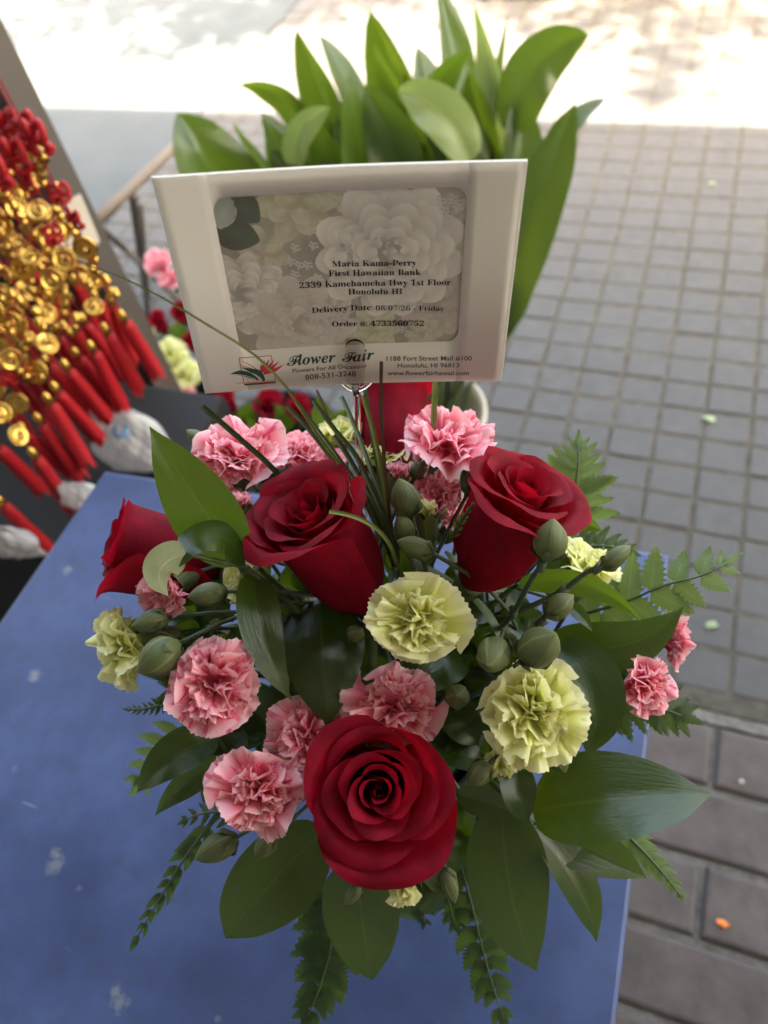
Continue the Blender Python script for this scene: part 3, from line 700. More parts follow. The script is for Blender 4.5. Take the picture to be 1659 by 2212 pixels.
B_('pale green bud under the pink carnation by the front rose', 572, 1828, .392, (550, 1848), 56, 42, 21, depth=.2)
B_('narrow pale bud under the front rose petals', 762, 1933, .400, (744, 1953), 54, 30, 22)
B_('pointed green bud to the side of the front rose', 947, 1828, .400, (970, 1860), 66, 32, 23)
B_('pointed green bud hanging beside the half open lime bud', 972, 1912, .405, (984, 1953), 78, 36, 24)
B_('pale green bud pointing out past the cut green stick', 428, 948, .435, (402, 928), 62, 34, 25)

# ------------------------------------------------------------------ leaves
sprig('tall upright glossy leaf in front of the sideways rose', [((516, 1222, .388), (428, 1085, .372), (322, 920, .360), 150, dict(prof=(.62, .80), fold=.18, tilt=.15))], (522, 1232, .392))
sprig('curled leaf with pale underside over a pink carnation',
      [((528, 1222, .386), (470, 1158, .366), (405, 1182, .352), (388, 1225, .350), 96, dict(prof=(.55, .30), fold=.1, tilt=-.75, curl=.2)),
       ((402, 1196, .3505), (345, 1232, .346), (364, 1287, .352), 84, dict(m='leafpale', prof=(.30, .62), fold=-.1, tilt=.35))], (532, 1226, .389))
sprig('narrow hanging leaf beside the pink striped carnation', [((552, 1240, .396), (566, 1380, .382), (631, 1514, .388), 102, dict(prof=(.45, .8), tilt=.35, fold=.3))], (556, 1225, .405))
sprig('broad dark leaf hanging under the rose with pointed tip', [((690, 1290, .428), (700, 1450, .398), (709, 1572, .392), 192, dict(prof=(.42, .62), fold=-.12, curl=.12))], (690, 1280, .435))
sprig('leaf tucked under the central lime carnation', [((1000, 1420, .43), (930, 1465, .41), (850, 1515, .408), 85, dict(tilt=-.3))], (1010, 1415, .44))
sprig('sprig of broad glossy leaves spreading over the table corner', [
    ((1150, 1748, .400), (1320, 1728, .382), (1539, 1715, .384), 205, dict(prof=(.55, .72), fold=.28, tilt=.40)),
    ((1085, 1740, .408), (1100, 1910, .408), (1160, 2098, .420), 176, dict(prof=(.50, .72), fold=.12, tilt=.1)),
    ((1150, 1785, .412), (1235, 1890, .416), (1289, 2037, .425), 100, dict(prof=(.55, .75), tilt=.5, fold=.3)),
    ((1165, 1790, .418), (1280, 1835, .420), (1398, 1898, .424), 104, dict(prof=(.55, .72), tilt=-.2)),
    ((1108, 1645, .395), (1118, 1705, .388), (1141, 1776, .392), 82, dict(prof=(.5, .7), tilt=.3)),
    ((985, 1715, .405), (1060, 1735, .400), (1140, 1772, .398), 68, dict(tilt=-.4))], (1140, 1760, .415))
sprig('dark rounded leaf behind the widest lime carnation', [((1195, 1395, .42), (1275, 1490, .405), (1268, 1632, .410), 150, dict(prof=(.5, .6), tilt=.35, fold=.2))], (1190, 1390, .43))
sprig('bright backlit leaf reaching out toward the pavers', [((1190, 1375, .432), (1345, 1395, .422), (1478, 1308, .420), 120, dict(prof=(.5, .75), tilt=-.25, fold=.15))], (1180, 1375, .44))
sprig('slender arched dark leaf over the backlit leaf', [((1120, 1262, .405), (1262, 1262, .392), (1387, 1346, .392), 64, dict(prof=(.5, .75), tilt=-.5)),
    ((1215, 1300, .405), (1250, 1325, .402), (1280, 1366, .402), 32, dict(tilt=.3))], (1110, 1268, .41))
sprig('small dark leaf showing behind the right rose', [((1215, 1118, .43), (1258, 1128, .428), (1304, 1149, .428), 40, dict(tilt=-.4))], (1205, 1120, .44))
sprig('broad leaf under the pink carnation lying over the table', [((705, 1790, .425), (588, 1905, .420), (487, 2027, .432), 178, dict(prof=(.55, .60), fold=.14, tilt=.1))], (712, 1780, .43))
sprig('rounded leaf hanging under the front rose', [((770, 1860, .415), (783, 1990, .420), (805, 2118, .430), 165, dict(prof=(.42, .55), fold=.06, tilt=-.1))], (768, 1850, .425))
sprig('pair of dark pointed leaves over the blue table', [((470, 1590, .415), (385, 1628, .405), (296, 1713, .412), 96, dict(prof=(.5, .8), tilt=-.3)),
    ((480, 1640, .415), (405, 1690, .412), (334, 1764, .418), 62, dict(prof=(.5, .9), tilt=.2)), ((470, 1670, .42), (450, 1705, .42), (439, 1738, .42), 36, {})], (492, 1630, .425))
sprig('bright green leaf standing behind the grass blades', [((735, 955, .49), (700, 905, .48), (690, 848, .475), 62, dict(tilt=.2)), ((700, 950, .49), (735, 900, .48), (752, 880, .475), 40, dict(tilt=-.3))], (730, 965, .49))
# shaded filler leaves that close the middle of the bouquet
rf_ = np.random.RandomState(77)
FILL = [('dark filler leaves between the two upper roses', (900, 1240)), ('dark filler leaves behind the narrow hanging leaf', (600, 1420)), ('dark filler leaves between the round buds', (1040, 1480)),
        ('dark filler leaves under the front rose', (850, 1850)), ('dark filler leaves below the pink carnations', (540, 1600)), ('dark filler leaves behind the rose with the bud', (1130, 1250)),
        ('dark filler leaves under the curled leaf', (430, 1350)), ('dark filler leaves beside the front rose and lime carnation', (1040, 1780)), ('dark filler leaves deep between lime carnation and buds', (1000, 1400)), ('dark filler leaves deep beside the pink striped carnation', (620, 1530)), ('dark filler leaves behind the backlit leaf', (1180, 1460)), ('dark filler leaves under the upper rose', (720, 1400)), ('dark filler leaves right of the front rose', (1000, 1590)), ('dark filler leaves over the foam', (860, 1520)), ('dark filler leaves behind the forked bud stalks', (1050, 1330)), ('dark filler leaves between the curled leaf and rose', (590, 1300)), ('dark filler leaves behind the biggest oval bud', (420, 1430))]
for lb, (fx, fy) in FILL:
    lv = []
    for k in range(11):
        bx, by = fx+rf_.uniform(-75, 75), fy+rf_.uniform(-75, 75); a = math.atan2(by-1500, bx-850)+rf_.uniform(-1.2, 1.2); ln = rf_.uniform(70, 125)
        d0 = rf_.uniform(.43, .47)
        lv.append(((bx, by, d0), (bx+ln*.5*math.cos(a), by+ln*.5*math.sin(a), d0-.008), (bx+ln*math.cos(a), by+ln*math.sin(a), d0+rf_.uniform(-.006, .012)), rf_.uniform(45, 85), dict(tilt=rf_.uniform(-.7, .7))))
    sprig(lb, lv, (fx, fy, .465), name='filler_leaf_sprig')

# ------------------------------------------------------------------ ferns
fr = frond
fr('large fern frond arching over table corner and pavers', [(1240, 1330, .46), (1358, 1297, .445), (1442, 1262, .435), (1507, 1246, .43), (1571, 1215, .43)], [118, 112, 100, 78, 40], n=7, ang=72, m='fernlite', wid=1.4)
fr('fern frond tip rising behind the right rose', [(1225, 1130, .47), (1245, 1040, .46), (1250, 960, .46)], [110, 100, 75, 35], n=8, ang=66, m='fernlite')
fr('fern frond with small leaflets under the right rose', [(1200, 1205, .47), (1270, 1180, .465), (1355, 1190, .465)], [60, 55, 35], n=8, m='fern')
fr('fern frond below the bright pink carnation', [(1290, 1500, .455), (1390, 1520, .448), (1470, 1545, .446)], [95, 90, 55], n=7, m='fern', ang=60)
fr('narrow serrated fern tip beside the broad leaf over bricks', [(1340, 1790, .455), (1400, 1850, .452), (1470, 1935, .452)], [60, 48, 20], n=9, m='fernlite', ang=38)
fr('dark fern frond hanging past the front edge, left of the round leaf', [(745, 1890, .455), (722, 2010, .46), (700, 2105, .465), (664, 2198, .47)], [125, 125, 95, 50], n=10, ang=50, m='fern', wid=1.35)
fr('dark fern frond hanging past the broad spreading leaves', [(985, 1830, .455), (1020, 1960, .465), (1050, 2080, .475), (1086, 2198, .48)], [110, 110, 90, 48], n=10, ang=44, m='fern', wid=1.3)
fr('thin drooping fern frond trailing over the blue table', [(465, 1770, .45), (395, 1860, .465), (340, 1950, .475), (291, 2036, .485)], [95, 85, 65, 30], n=9, ang=20, m='fern', wid=.75)
fr('light green fern frond behind the pink carnation over the table', [(420, 1550, .46), (350, 1620, .468), (300, 1690, .475)], [70, 72, 45], n=6, ang=68, m='fernlite', wid=1.2)
fr('small fern frond by the yellow tipped bud', [(510, 1760, .445), (450, 1755, .45), (400, 1772, .455)], [48, 40, 24], n=5, ang=45, m='fern')
fr('curled serrated fern tip beside the lime carnation over table', [(400, 1490, .45), (340, 1525, .452), (275, 1532, .455)], [34, 26, 12], n=10, ang=52, m='fern')
fr('dark fern leaflets under the half open lime bud', [(900, 1880, .45), (915, 1940, .455), (915, 1990, .46)], [52, 46, 26], n=5, m='fern')
fr('short golden green fern tip against the rose with the bud', [(975, 1165, .395), (1000, 1120, .385), (1022, 1090, .378)], [24, 22, 12], n=6, m='fernlite', ang=45)
fr('fern frond in the gap beside the front rose', [(955, 1850, .46), (965, 1930, .465), (985, 2000, .47)], [60, 60, 30], n=6, m='fern')

# ------------------------------------------------------------------ grass blades
gb = thing('bear_grass', 'bunch of cut grass blades fanning up in front of the envelope', 'grass blades', P(850, 1230, .42))
def blade(pts, w, m='grass', tilt=0.3, name='blade', tip=0.75):
    W = [P(*q) for q in pts]; wm = w*np.mean([q[2] for q in pts])/F; c = spline(W, 24); T = np.gradient(c, axis=0); T /= np.linalg.norm(T, axis=1)[:, None]; V = []
    for j in range(24):
        view = unit(CAM-c[j]); S = unit(np.cross(T[j], view)); Nn = np.cross(S, T[j]); S = S*math.cos(tilt)+Nn*math.sin(tilt); k = wm/2*(1+(tip-1)*j/23)
        th = k*0.35
        for q, h in ((-1, .6), (0, -.5), (1, .6), (0, -1.3)): V.append(c[j]+S*q*k+Nn*h*th)
    Fc = [(4*j+i, 4*j+(i+1) % 4, 4*j+4+(i+1) % 4, 4*j+4+i) for j in range(23) for i in range(4)]+[(3, 2, 1, 0), (92, 93, 94, 95)]
    uv = np.stack([np.tile([0, .5, 1, .5], 24), np.repeat(np.linspace(0, 1, 24), 4)], 1)
    return part(name, np.array(V), Fc, m, gb, uv, smooth=False)
bs = (853, 1225, .425)
blade([bs, (830, 1048, .402), (809, 944, .396), (784, 856, .392)], 13, 'grasslite', .2)
blade([bs, (832, 1093, .41), (800, 1010, .405), (770, 929, .405), (737, 856, .405)], 13, 'grass', -.3)
blade([bs, (842, 1144, .405), (806, 1063, .403), (770, 986, .402), (717, 920, .402), (676, 865, .402)], 13, 'grass', .2)
blade([bs, (790, 1085, .42), (708, 980, .425), (663, 923, .425), (618, 877, .425)], 13, 'grass', .3)
blade([bs, (800, 1090, .42), (737, 998, .42), (693, 938, .418), (639, 867, .416)], 12, 'grass', -.1)
blade([bs, (825, 1060, .415), (803, 938, .415), (795, 880, .412), (788, 826, .41)], 11, 'grass', .6)
blade([bs, (820, 1110, .416), (765, 1010, .412), (720, 940, .412)], 11, 'grass', .1)
blade([bs, (838, 1081, .402), (826, 944, .395), (824, 781, .372)], 9, 'grassbrown', .5, tip=.9)
blade([bs, (790, 1050, .43), (716, 917, .43), (684, 842, .43)], 8, 'grassbrown', .4)
blade([(925, 1080, .43), (931, 1025, .425), (937, 900, .42), (941, 815, .415)], 13, 'grasslite', .2, tip=1)
blade([(620, 1050, .42), (590, 1013, .41), (515, 945, .405), (437, 878, .40)], 14, 'grass', .5, tip=1)
blade([bs, (853, 1206, .385), (842, 1176, .372), (812, 1141, .362), (770, 1118, .355), (711, 1105, .350)], 10, 'grasslite', .3, tip=.9)
blade([bs, (760, 1040, .405), (700, 960, .375), (660, 900, .352), (625, 845, .335), (560, 775, .322), (450, 703, .305), (330, 632, .305), (188, 573, .318)], 10, 'grasslite', .3, tip=.28)
# ------------------------------------------------------------------ envelope, printed card and their clear holder
K4 = [P(327, 385, .30450), P(1140, 348, .30357), P(1083, 822, .38580), P(443, 850, .38672)]       # corners, width 15 cm
CO = K4[0]; CXA = K4[1]-K4[0]; CYA = K4[3]-K4[0]; CWID = np.linalg.norm(CXA); CHEI = np.linalg.norm(CYA)
CN = unit(np.cross(CXA, CYA)); CN = CN if CN@unit(CAM-CO) > 0 else -CN                          # towards the lens
def bow(X): return -0.0028*(1-np.abs(2*np.clip(X, 0, 1)-1)**1.35)
def card(X, Y, h=0.0):
    X = np.asarray(X, float); Y = np.asarray(Y, float); k = bow(X)+h
    return CO+X[..., None]*CXA+Y[..., None]*CYA+k[..., None]*CN
def card_uv(px, py):                                                  # where on the bent card a pixel falls
    X, Y = .5, .5
    for _ in range(12):
        a = np.array(project(card(X, Y))[:2]); e = np.array([px, py])-a
        J = np.stack([(np.array(project(card(X+1e-3, Y))[:2])-a)/1e-3, (np.array(project(card(X, Y+1e-3))[:2])-a)/1e-3], 1)
        s = np.linalg.solve(J, e); X += s[0]; Y += s[1]
    return np.array([X, Y])
zc = lambda zx, zy: card_uv((600+zx*.90416)*.54861, (620+zy*.90416)*.54861)                     # from an enlarged view of the card
env = thing('envelope', 'cream window envelope with florist print held above the flowers', 'envelope', card(.5, 1.0))
pc = thing('printed_card', 'card printed with pale succulents inside the envelope window', 'card', card(.5, .95, -.0004))
PX3 = lambda v, X, Y, h: card(X, Y, h)
def sheet(name, X0, X1, Y0, Y1, h, m, parent, n=24):
    xs = np.linspace(X0, X1, n); V = np.concatenate([card(xs, np.full(n, Y0), h), card(xs, np.full(n, Y1), h)])
    Fc = [(i, n+i, n+i+1, i+1) for i in range(n-1)]; return part(name, V, Fc, m, parent)
sheet('back_panel', 0, 1, 0, 1, -.0012, 'paper', env)
# front panel: grid of strips around a rounded window
wTL, wTR, wBR, wBL = zc(278, 172), zc(1366, 133), zc(1335, 808), zc(362, 838)
WX0, WX1, WY0, WY1 = (wTL[0]+wBL[0])/2, (wTR[0]+wBR[0])/2, (wTL[1]+wTR[1])/2, (wBL[1]+wBR[1])/2
asp = CWID/CHEI; rx = 0.040; ry = rx*asp
def wy(x, top):                                                       # edge of the window over x
    e = 0.0
    if x < WX0+rx: q = 1-(x-WX0)/rx; e = ry*(1-math.sqrt(max(0, 1-q*q)))
    if x > WX1-rx: q = 1-(WX1-x)/rx; e = ry*(1-math.sqrt(max(0, 1-q*q)))
    return WY0+e if top else WY1-e
V, Fc = [], []
def strip(xs, ya, yb, rows=2):
    o = len(V)
    for j in range(rows):
        for x, a, b in zip(xs, ya, yb): V.append(card(x, a+(b-a)*j/(rows-1), 0.0))
    n = len(xs); Fc.extend((o+j*n+i, o+(j+1)*n+i, o+(j+1)*n+i+1, o+j*n+i+1) for j in range(rows-1) for i in range(n-1))
xs = np.r_[WX0+rx*(1-np.cos(np.linspace(0, math.pi/2, 8))), np.linspace(WX0+rx, WX1-rx, 20)[1:-1], WX1-rx*(1-np.cos(np.linspace(math.pi/2, 0, 8)))]
strip(np.linspace(0, WX0, 6), [0]*6, [1]*6); strip(np.linspace(WX1, 1, 6), [0]*6, [1]*6)
strip(xs, [0]*len(xs), [wy(x, True) for x in xs]); strip(xs, [wy(x, False) for x in xs], [1]*len(xs))
fp = part('front_panel', np.array(V), Fc, 'paper', env)
so_ = fp.modifiers.new('thick', 'SOLIDIFY'); so_.thickness = 0.00022; so_.offset = 0
# torn-looking folded edge and flap seam lines
for X0, X1, Y0, Y1, h in ((0.0, 1.0, -.006, 0.0, -.0005), (0.992, 1.0, 0.0, 1.0, .0002)):
    sheet('folded_edge', X0, X1, Y0, Y1, h, 'paper', env)

# ---- the print: layered pale succulents, as coloured flat shapes
CV, CF, CC = [], [], []
LAY = [0]
def inside(x, y):
    x = min(max(x, WX0-.004), WX1+.004); y = min(max(y, WY0-.006), WY1+.006); return x, y
def blob(cx, cy, rx_, ry_, rot, cin, cout, n=16, point=0.0):
    """flat petal: ellipse, tip along +y' rounded or pointed; colour from the middle to the rim"""
    LAY[0] += 1; h = -.00050+LAY[0]*4e-7; o = len(CV); CV.append(card(*inside(cx, cy), h)); CC.append(tuple(1.12*q for q in cin)); c, s = math.cos(rot), math.sin(rot)
    for rr in (.6, .93, 1.0):
        for k in range(n):
            a = 2*math.pi*k/n; x = rx_*rr*math.cos(a); y = ry_*rr*math.sin(a)
            if y > 0: x *= 1-point*(y/ry_)**2
            mk = min(1.0, max(0.0, .80-.95*y/ry_)+(.10 if rr == 1.0 else 0))
            X, Y = inside(cx+(x*c-y*s), cy+(x*s+y*c)*asp); CV.append(card(X, Y, h)); CC.append(tuple(1.12*max(0, ci*(1-mk)+co*mk) for ci, co in zip(cin, cout)))
    CF.extend((o, o+1+k, o+1+(k+1) % n) for k in range(n))
    for r_ in range(2): CF.extend((o+1+r_*n+k, o+1+(r_+1)*n+k, o+1+(r_+1)*n+(k+1) % n, o+1+r_*n+(k+1) % n) for k in range(n))
def rosette(cx, cy, R, cin, cout, rings=4, n0=9, point=0.2, rot=0.0, sq=1.0):
    rg = np.random.RandomState(int(cx*1000)+7)
    for r_ in range(rings):
        f = 1-r_/rings; n = max(4, n0-r_)
        for k in range(n):
            a = rot+r_*.35+2*math.pi*k/n+rg.uniform(-.08, .08); d = R*f*.66; pr = R*(.26+.13*f)*rg.uniform(.92, 1.08); g = rg.uniform(.93, 1.05)
            blob(cx+d*math.cos(a)*sq, cy+d*math.sin(a)*asp, pr*.72, pr, a-math.pi/2, tuple(c*g for c in cin), tuple(c*g for c in cout), point=point)
W_, S_ = (.58, .55, .49), (.31, .28, .235)
bgx = np.linspace(WX0-.01, WX1+.01, 20)
V0 = np.concatenate([card(bgx, np.full(20, WY0-.02), -.00052), card(bgx, np.full(20, WY1+.02), -.00052)])
zz = lambda x, y: zc(x, y)
for (x, y, R, ci, co, rg_, n0, pt, ro) in (
    (480, 420, .085, (.47, .44, .34), (.36, .31, .23), 3, 6, .1, .4), (640, 190, .13, (.47, .45, .33), (.35, .32, .22), 3, 6, .05, 1.0),
    (850, 170, .05, (.46, .44, .32), (.36, .33, .25), 2, 6, .1, 0), (1290, 250, .06, (.44, .40, .33), (.33, .29, .24), 3, 7, .1, .2), (1240, 640, .12, (.43, .38, .33), (.33, .28, .24), 4, 8, .2, .3),
    (1330, 400, .05, (.46, .46, .33), (.37, .36, .26), 2, 6, .1, 0), (960, 750, .085, (.47, .46, .33), (.36, .34, .23), 3, 9, .2, 0), (1180, 770, .06, (.45, .44, .34), (.36, .34, .26), 3, 8, .1, 0),
    (390, 600, .14, W_, S_, 4, 9, .25, .2), (650, 730, .17, (.50, .455, .405), (.36, .31, .27), 5, 10, .28, .1), (800, 660, .06, (.48, .44, .40), (.36, .32, .28), 3, 7, .2, .1), (1030, 420, .215, W_, S_, 5, 11, .12, .15)):
    c_ = zz(x, y); rosette(c_[0], c_[1], R, ci, co, rg_, n0, pt, ro)
for x, y in ((690, 320), (620, 395), (605, 455), (640, 470), (490, 545), (540, 510), (620, 510), (675, 470), (720, 525), (700, 385), (1090, 750), (1120, 770), (1200, 785), (1255, 190), (1270, 230), (1290, 265), (1310, 180), (1330, 215)):
    c_ = zz(x, y)
    for k in range(9): blob(c_[0]+.011*math.cos(k*2.4)*(k/9)**.5*1.3, c_[1]+.011*asp*math.sin(k*2.4)*(k/9)**.5*1.3, .0042, .0042, 0, (.58, .57, .53), (.38, .36, .32), 8)
for x, y, R, ro, g in ((345, 215, .05, .7, 0), (390, 215, .058, -.7, 1), (360, 335, .065, -1.2, 1), (310, 245, .045, .4, 2)):
    c_ = zz(x, y); cin, cout = (((.30, .33, .25), (.21, .2, .15)), ((.10, .12, .085), (.10, .085, .065)), ((.36, .39, .33), (.28, .3, .25)))[g]
    blob(c_[0], c_[1], R*.8, R*1.1, ro, cin, cout, 18, .55)
me = mesh('succulent_print', np.array(CV)-WLOC[pc.name], CF, 'print', smooth=False)
ca = me.color_attributes.new('Col', 'FLOAT_COLOR', 'POINT'); ca.data.foreach_set('color', np.array([(*c, 1) for c in CC], float).ravel())
link('succulent_print', me, pc)
m = M['cardbase'] = mat('card_print_ground', (.40, .365, .31), .45, .4); n = noise(m, coords(m, 'Object'), 60, 4); r = ramp(m, n, [(.3, (.30, .27, .215)), (.7, (.42, .38, .31))]); L(m, r.outputs[0], bsdf(m).inputs['Base Color'])
sheet('card_sheet', .13, .985, .03, .985, -.0006, 'cardbase', pc)
m = M['film'] = mat('clear_film', (1, 1, 1), .12, .5); bsdf(m).inputs['Transmission Weight'].default_value = 1; bsdf(m).inputs['IOR'].default_value = 1.02

# ---- lettering
def text(name, body, a, b, parent, m, h, bold=0.0, caph=None, shear=0.0):
    """a, b: zoomed pixels of the line's left and right baseline ends"""
    cu = bpy.data.curves.new('line', 'FONT'); cu.body = body; cu.offset = bold; cu.resolution_u = 3; cu.shear = shear
    o = bpy.data.objects.new('line', cu); COL.objects.link(o)
    dg = bpy.context.evaluated_depsgraph_get(); me = bpy.data.meshes.new_from_object(o.evaluated_get(dg))
    bpy.data.objects.remove(o); bpy.data.curves.remove(cu)
    n = len(me.vertices); co = np.empty(n*3); me.vertices.foreach_get('co', co); co = co.reshape(-1, 3)
    x0, x1 = co[:, 0].min(), co[:, 0].max(); A, B = zc(*a), zc(*b)
    t = (co[:, 0]-x0)/(x1-x0); sc = (B[0]-A[0])/(x1-x0)*(caph or 1.0)
    X = A[0]+(B[0]-A[0])*t; Y = A[1]+(B[1]-A[1])*t-co[:, 1]*sc*asp
    me.vertices.foreach_set('co', (card(X, Y, h)-WLOC[parent.name]).ravel()); me.materials.clear(); me.materials.append(M[m]); me.name = name
    return link(name, me, parent)
def fancy(s, up, lo, dg):
    out = ''
    for ch in s:
        if 'A' <= ch <= 'Z': out += chr(up+ord(ch)-65)
        elif 'a' <= ch <= 'z': out += chr(lo+ord(ch)-97)
        elif '0' <= ch <= '9' and dg: out += chr(dg+ord(ch)-48)
        else: out += ch
    return out
bold = lambda s: fancy(s, 0x1D400, 0x1D41A, 0x1D7CE)
HP = -.00020
for body, a, b, bo in (('Maria Kama-Perry', (783, 478), (1150, 472), .0), ('First Hawaiian Bank', (768, 519), (1170, 513), 0), ('2339 Kamehameha Hwy 1st Floor', (641, 571), (1300, 557), 0),
                   ('Honolulu HI', (853, 598), (1090, 596), 0), ('Delivery Date:', (695, 679), (960, 665), 0), ('08/07/26 - Friday', (973, 667), (1270, 670), -.012), ('Order #: 4733560752', (783, 738), (1183, 735), 0)):
    text('printed_line', bold(body), a, b, pc, 'ink', HP, bo, caph=.92)
HE = .00022
script = chr(0x1D4D5)+fancy('lower ', 0x1D468, 0x1D482, None)+chr(0x1D4D5)+fancy('air', 0x1D468, 0x1D482, None)
text('shop_name', script, (587, 907), (966, 879), env, 'greenink', HE, .006, caph=1.05)
for body, a, b in (('Flowers For All Occasions', (611, 937), (932, 911)), ('808-531-3248', (667, 968), (887, 947)), ('1188 Fort Street Mall #100', (1020, 884), (1390, 883)), ('Honolulu, HI 96813', (1068, 914), (1335, 913)), ('www.flowerfairhawaii.com', (1023, 947), (1378, 947))):
    text('printed_line', body, a, b, env, 'greyink', HE, .012)
text('printed_line', 'OAHIS', (369, 985), (395, 983), env, 'greyink', HE, .0)
# ---- bird of paradise emblem: box, leaves and flame petals, as flat print
def poly(name, pts, m, h=HE):
    q = np.array([zc(*p) for p in pts]); V = card(q[:, 0], q[:, 1], h); return part(name, V, [tuple(range(len(pts)))], m, env, smooth=False)
def stroke(name, pts, w, m, h=HE):
    p = spline(pts, 14); T = np.gradient(p, axis=0); T /= np.linalg.norm(T, axis=1)[:, None]; nn = np.stack([-T[:, 1], T[:, 0]], 1); k = np.linspace(0, 1, 14)
    ww = np.interp(k, np.linspace(0, 1, len(w)), w)[:, None]/2; q = np.concatenate([p+nn*ww, p-nn*ww]); q = np.array([zc(*a) for a in q])
    return part(name, card(q[:, 0], q[:, 1], h), [(i, i+1, 14+i+1, 14+i) for i in range(13)], m, env, smooth=False)
for a, b in (((377, 873), (517, 862)), ((517, 862), (537, 975)), ((537, 975), (400, 986)), ((400, 986), (377, 873))): stroke('emblem_frame', [a, b], [3, 3], 'redink', HE-.00004)
stroke('emblem_bar', [(402, 989), (537, 979)], [6, 6], 'greenink', HE); stroke('emblem_line', [(402, 981), (537, 971)], [2, 2], 'redink', HE-.00002)
stroke('emblem_leaf', [(338, 943), (375, 937), (430, 950), (462, 968)], [0, 22, 24, 6], 'greenink', HE+.00002)
stroke('emblem_leaf', [(388, 912), (425, 925), (465, 938), (487, 972)], [0, 16, 26, 10], 'greenink', HE+.00004)
stroke('emblem_leaf_vein', [(345, 943), (400, 948), (452, 964)], [1.2, 2.4, 1.2], 'paper', HE+.00006)
for a, b, w in (((486, 942), (576, 897), 16), ((484, 938), (552, 884), 14), ((482, 934), (530, 878), 13), ((478, 932), (508, 876), 12), ((476, 930), (488, 880), 10), ((474, 934), (474, 892), 9)):
    mx = ((a[0]+b[0])/2, (a[1]+b[1])/2+6); stroke('emblem_petal', [a, mx, b], [6, w, 0], 'redink', HE+.00003)
for a, mid, b in (((470, 938), (430, 905), (392, 887)), ((470, 942), (430, 918), (388, 905))): stroke('emblem_stamen', [a, mid, b], [5, 3, 2], 'redink', HE)

# ---- clear plastic card holder
hold = thing('card_holder', 'clear plastic pick with a tongue clipping the envelope', 'card holder', TOP+np.array([0, 0, .0]))
tA, tB = zc(880, 785), zc(886, 975); wX = .0052/CWID*.9
def slab2(name, outline, h0, h1, parent):
    q = np.array(outline); n = len(q); V = np.concatenate([card(q[:, 0], q[:, 1], h0), card(q[:, 0], q[:, 1], h1)])
    Fc = [tuple(range(n)), tuple(range(2*n-1, n-1, -1))]+[(i, n+i, n+(i+1) % n, (i+1) % n) for i in range(n)]
    o = part(name, V, Fc, 'clear', parent, smooth=False); b = o.modifiers.new('bevel', 'BEVEL'); b.width = .0004; b.segments = 2; b.limit_method = 'ANGLE'; return o
out = []
for k in range(13):
    a = math.pi*k/12; out.append((tA[0]-wX*math.cos(a), tA[1]+wX*asp*(1-math.sin(a))))
out += [(tB[0]+wX, tB[1]), (tB[0]-wX, tB[1])]
slab2('tongue', out, .0006, .0026, hold)
q1, q2, q3 = zc(800, 960), zc(882, 1012), zc(980, 965)
V, Fc, uv = tube([card(*q1, -.004), card(*q2, .0), card(*q3, -.004)], .0011, 8, 14); part('prong', V, Fc, 'clear', hold, uv)
neck = card(*zc(884, 985), .0012); V, Fc, uv = tube([neck, P(770, 850, .392), P(774, 945, .415), P(800, 1150, .455), TOP], [.0016, .0017, .0017, .0017], 10, 30); part('rod', V, Fc, 'clear', hold, uv)
V, Fc, uv = tube([card(*zc(884, 978), .0014), card(*zc(885, 1008), .0012)], [.0024, .0020], 10, 4); part('collar', V, Fc, 'clear', hold, uv)

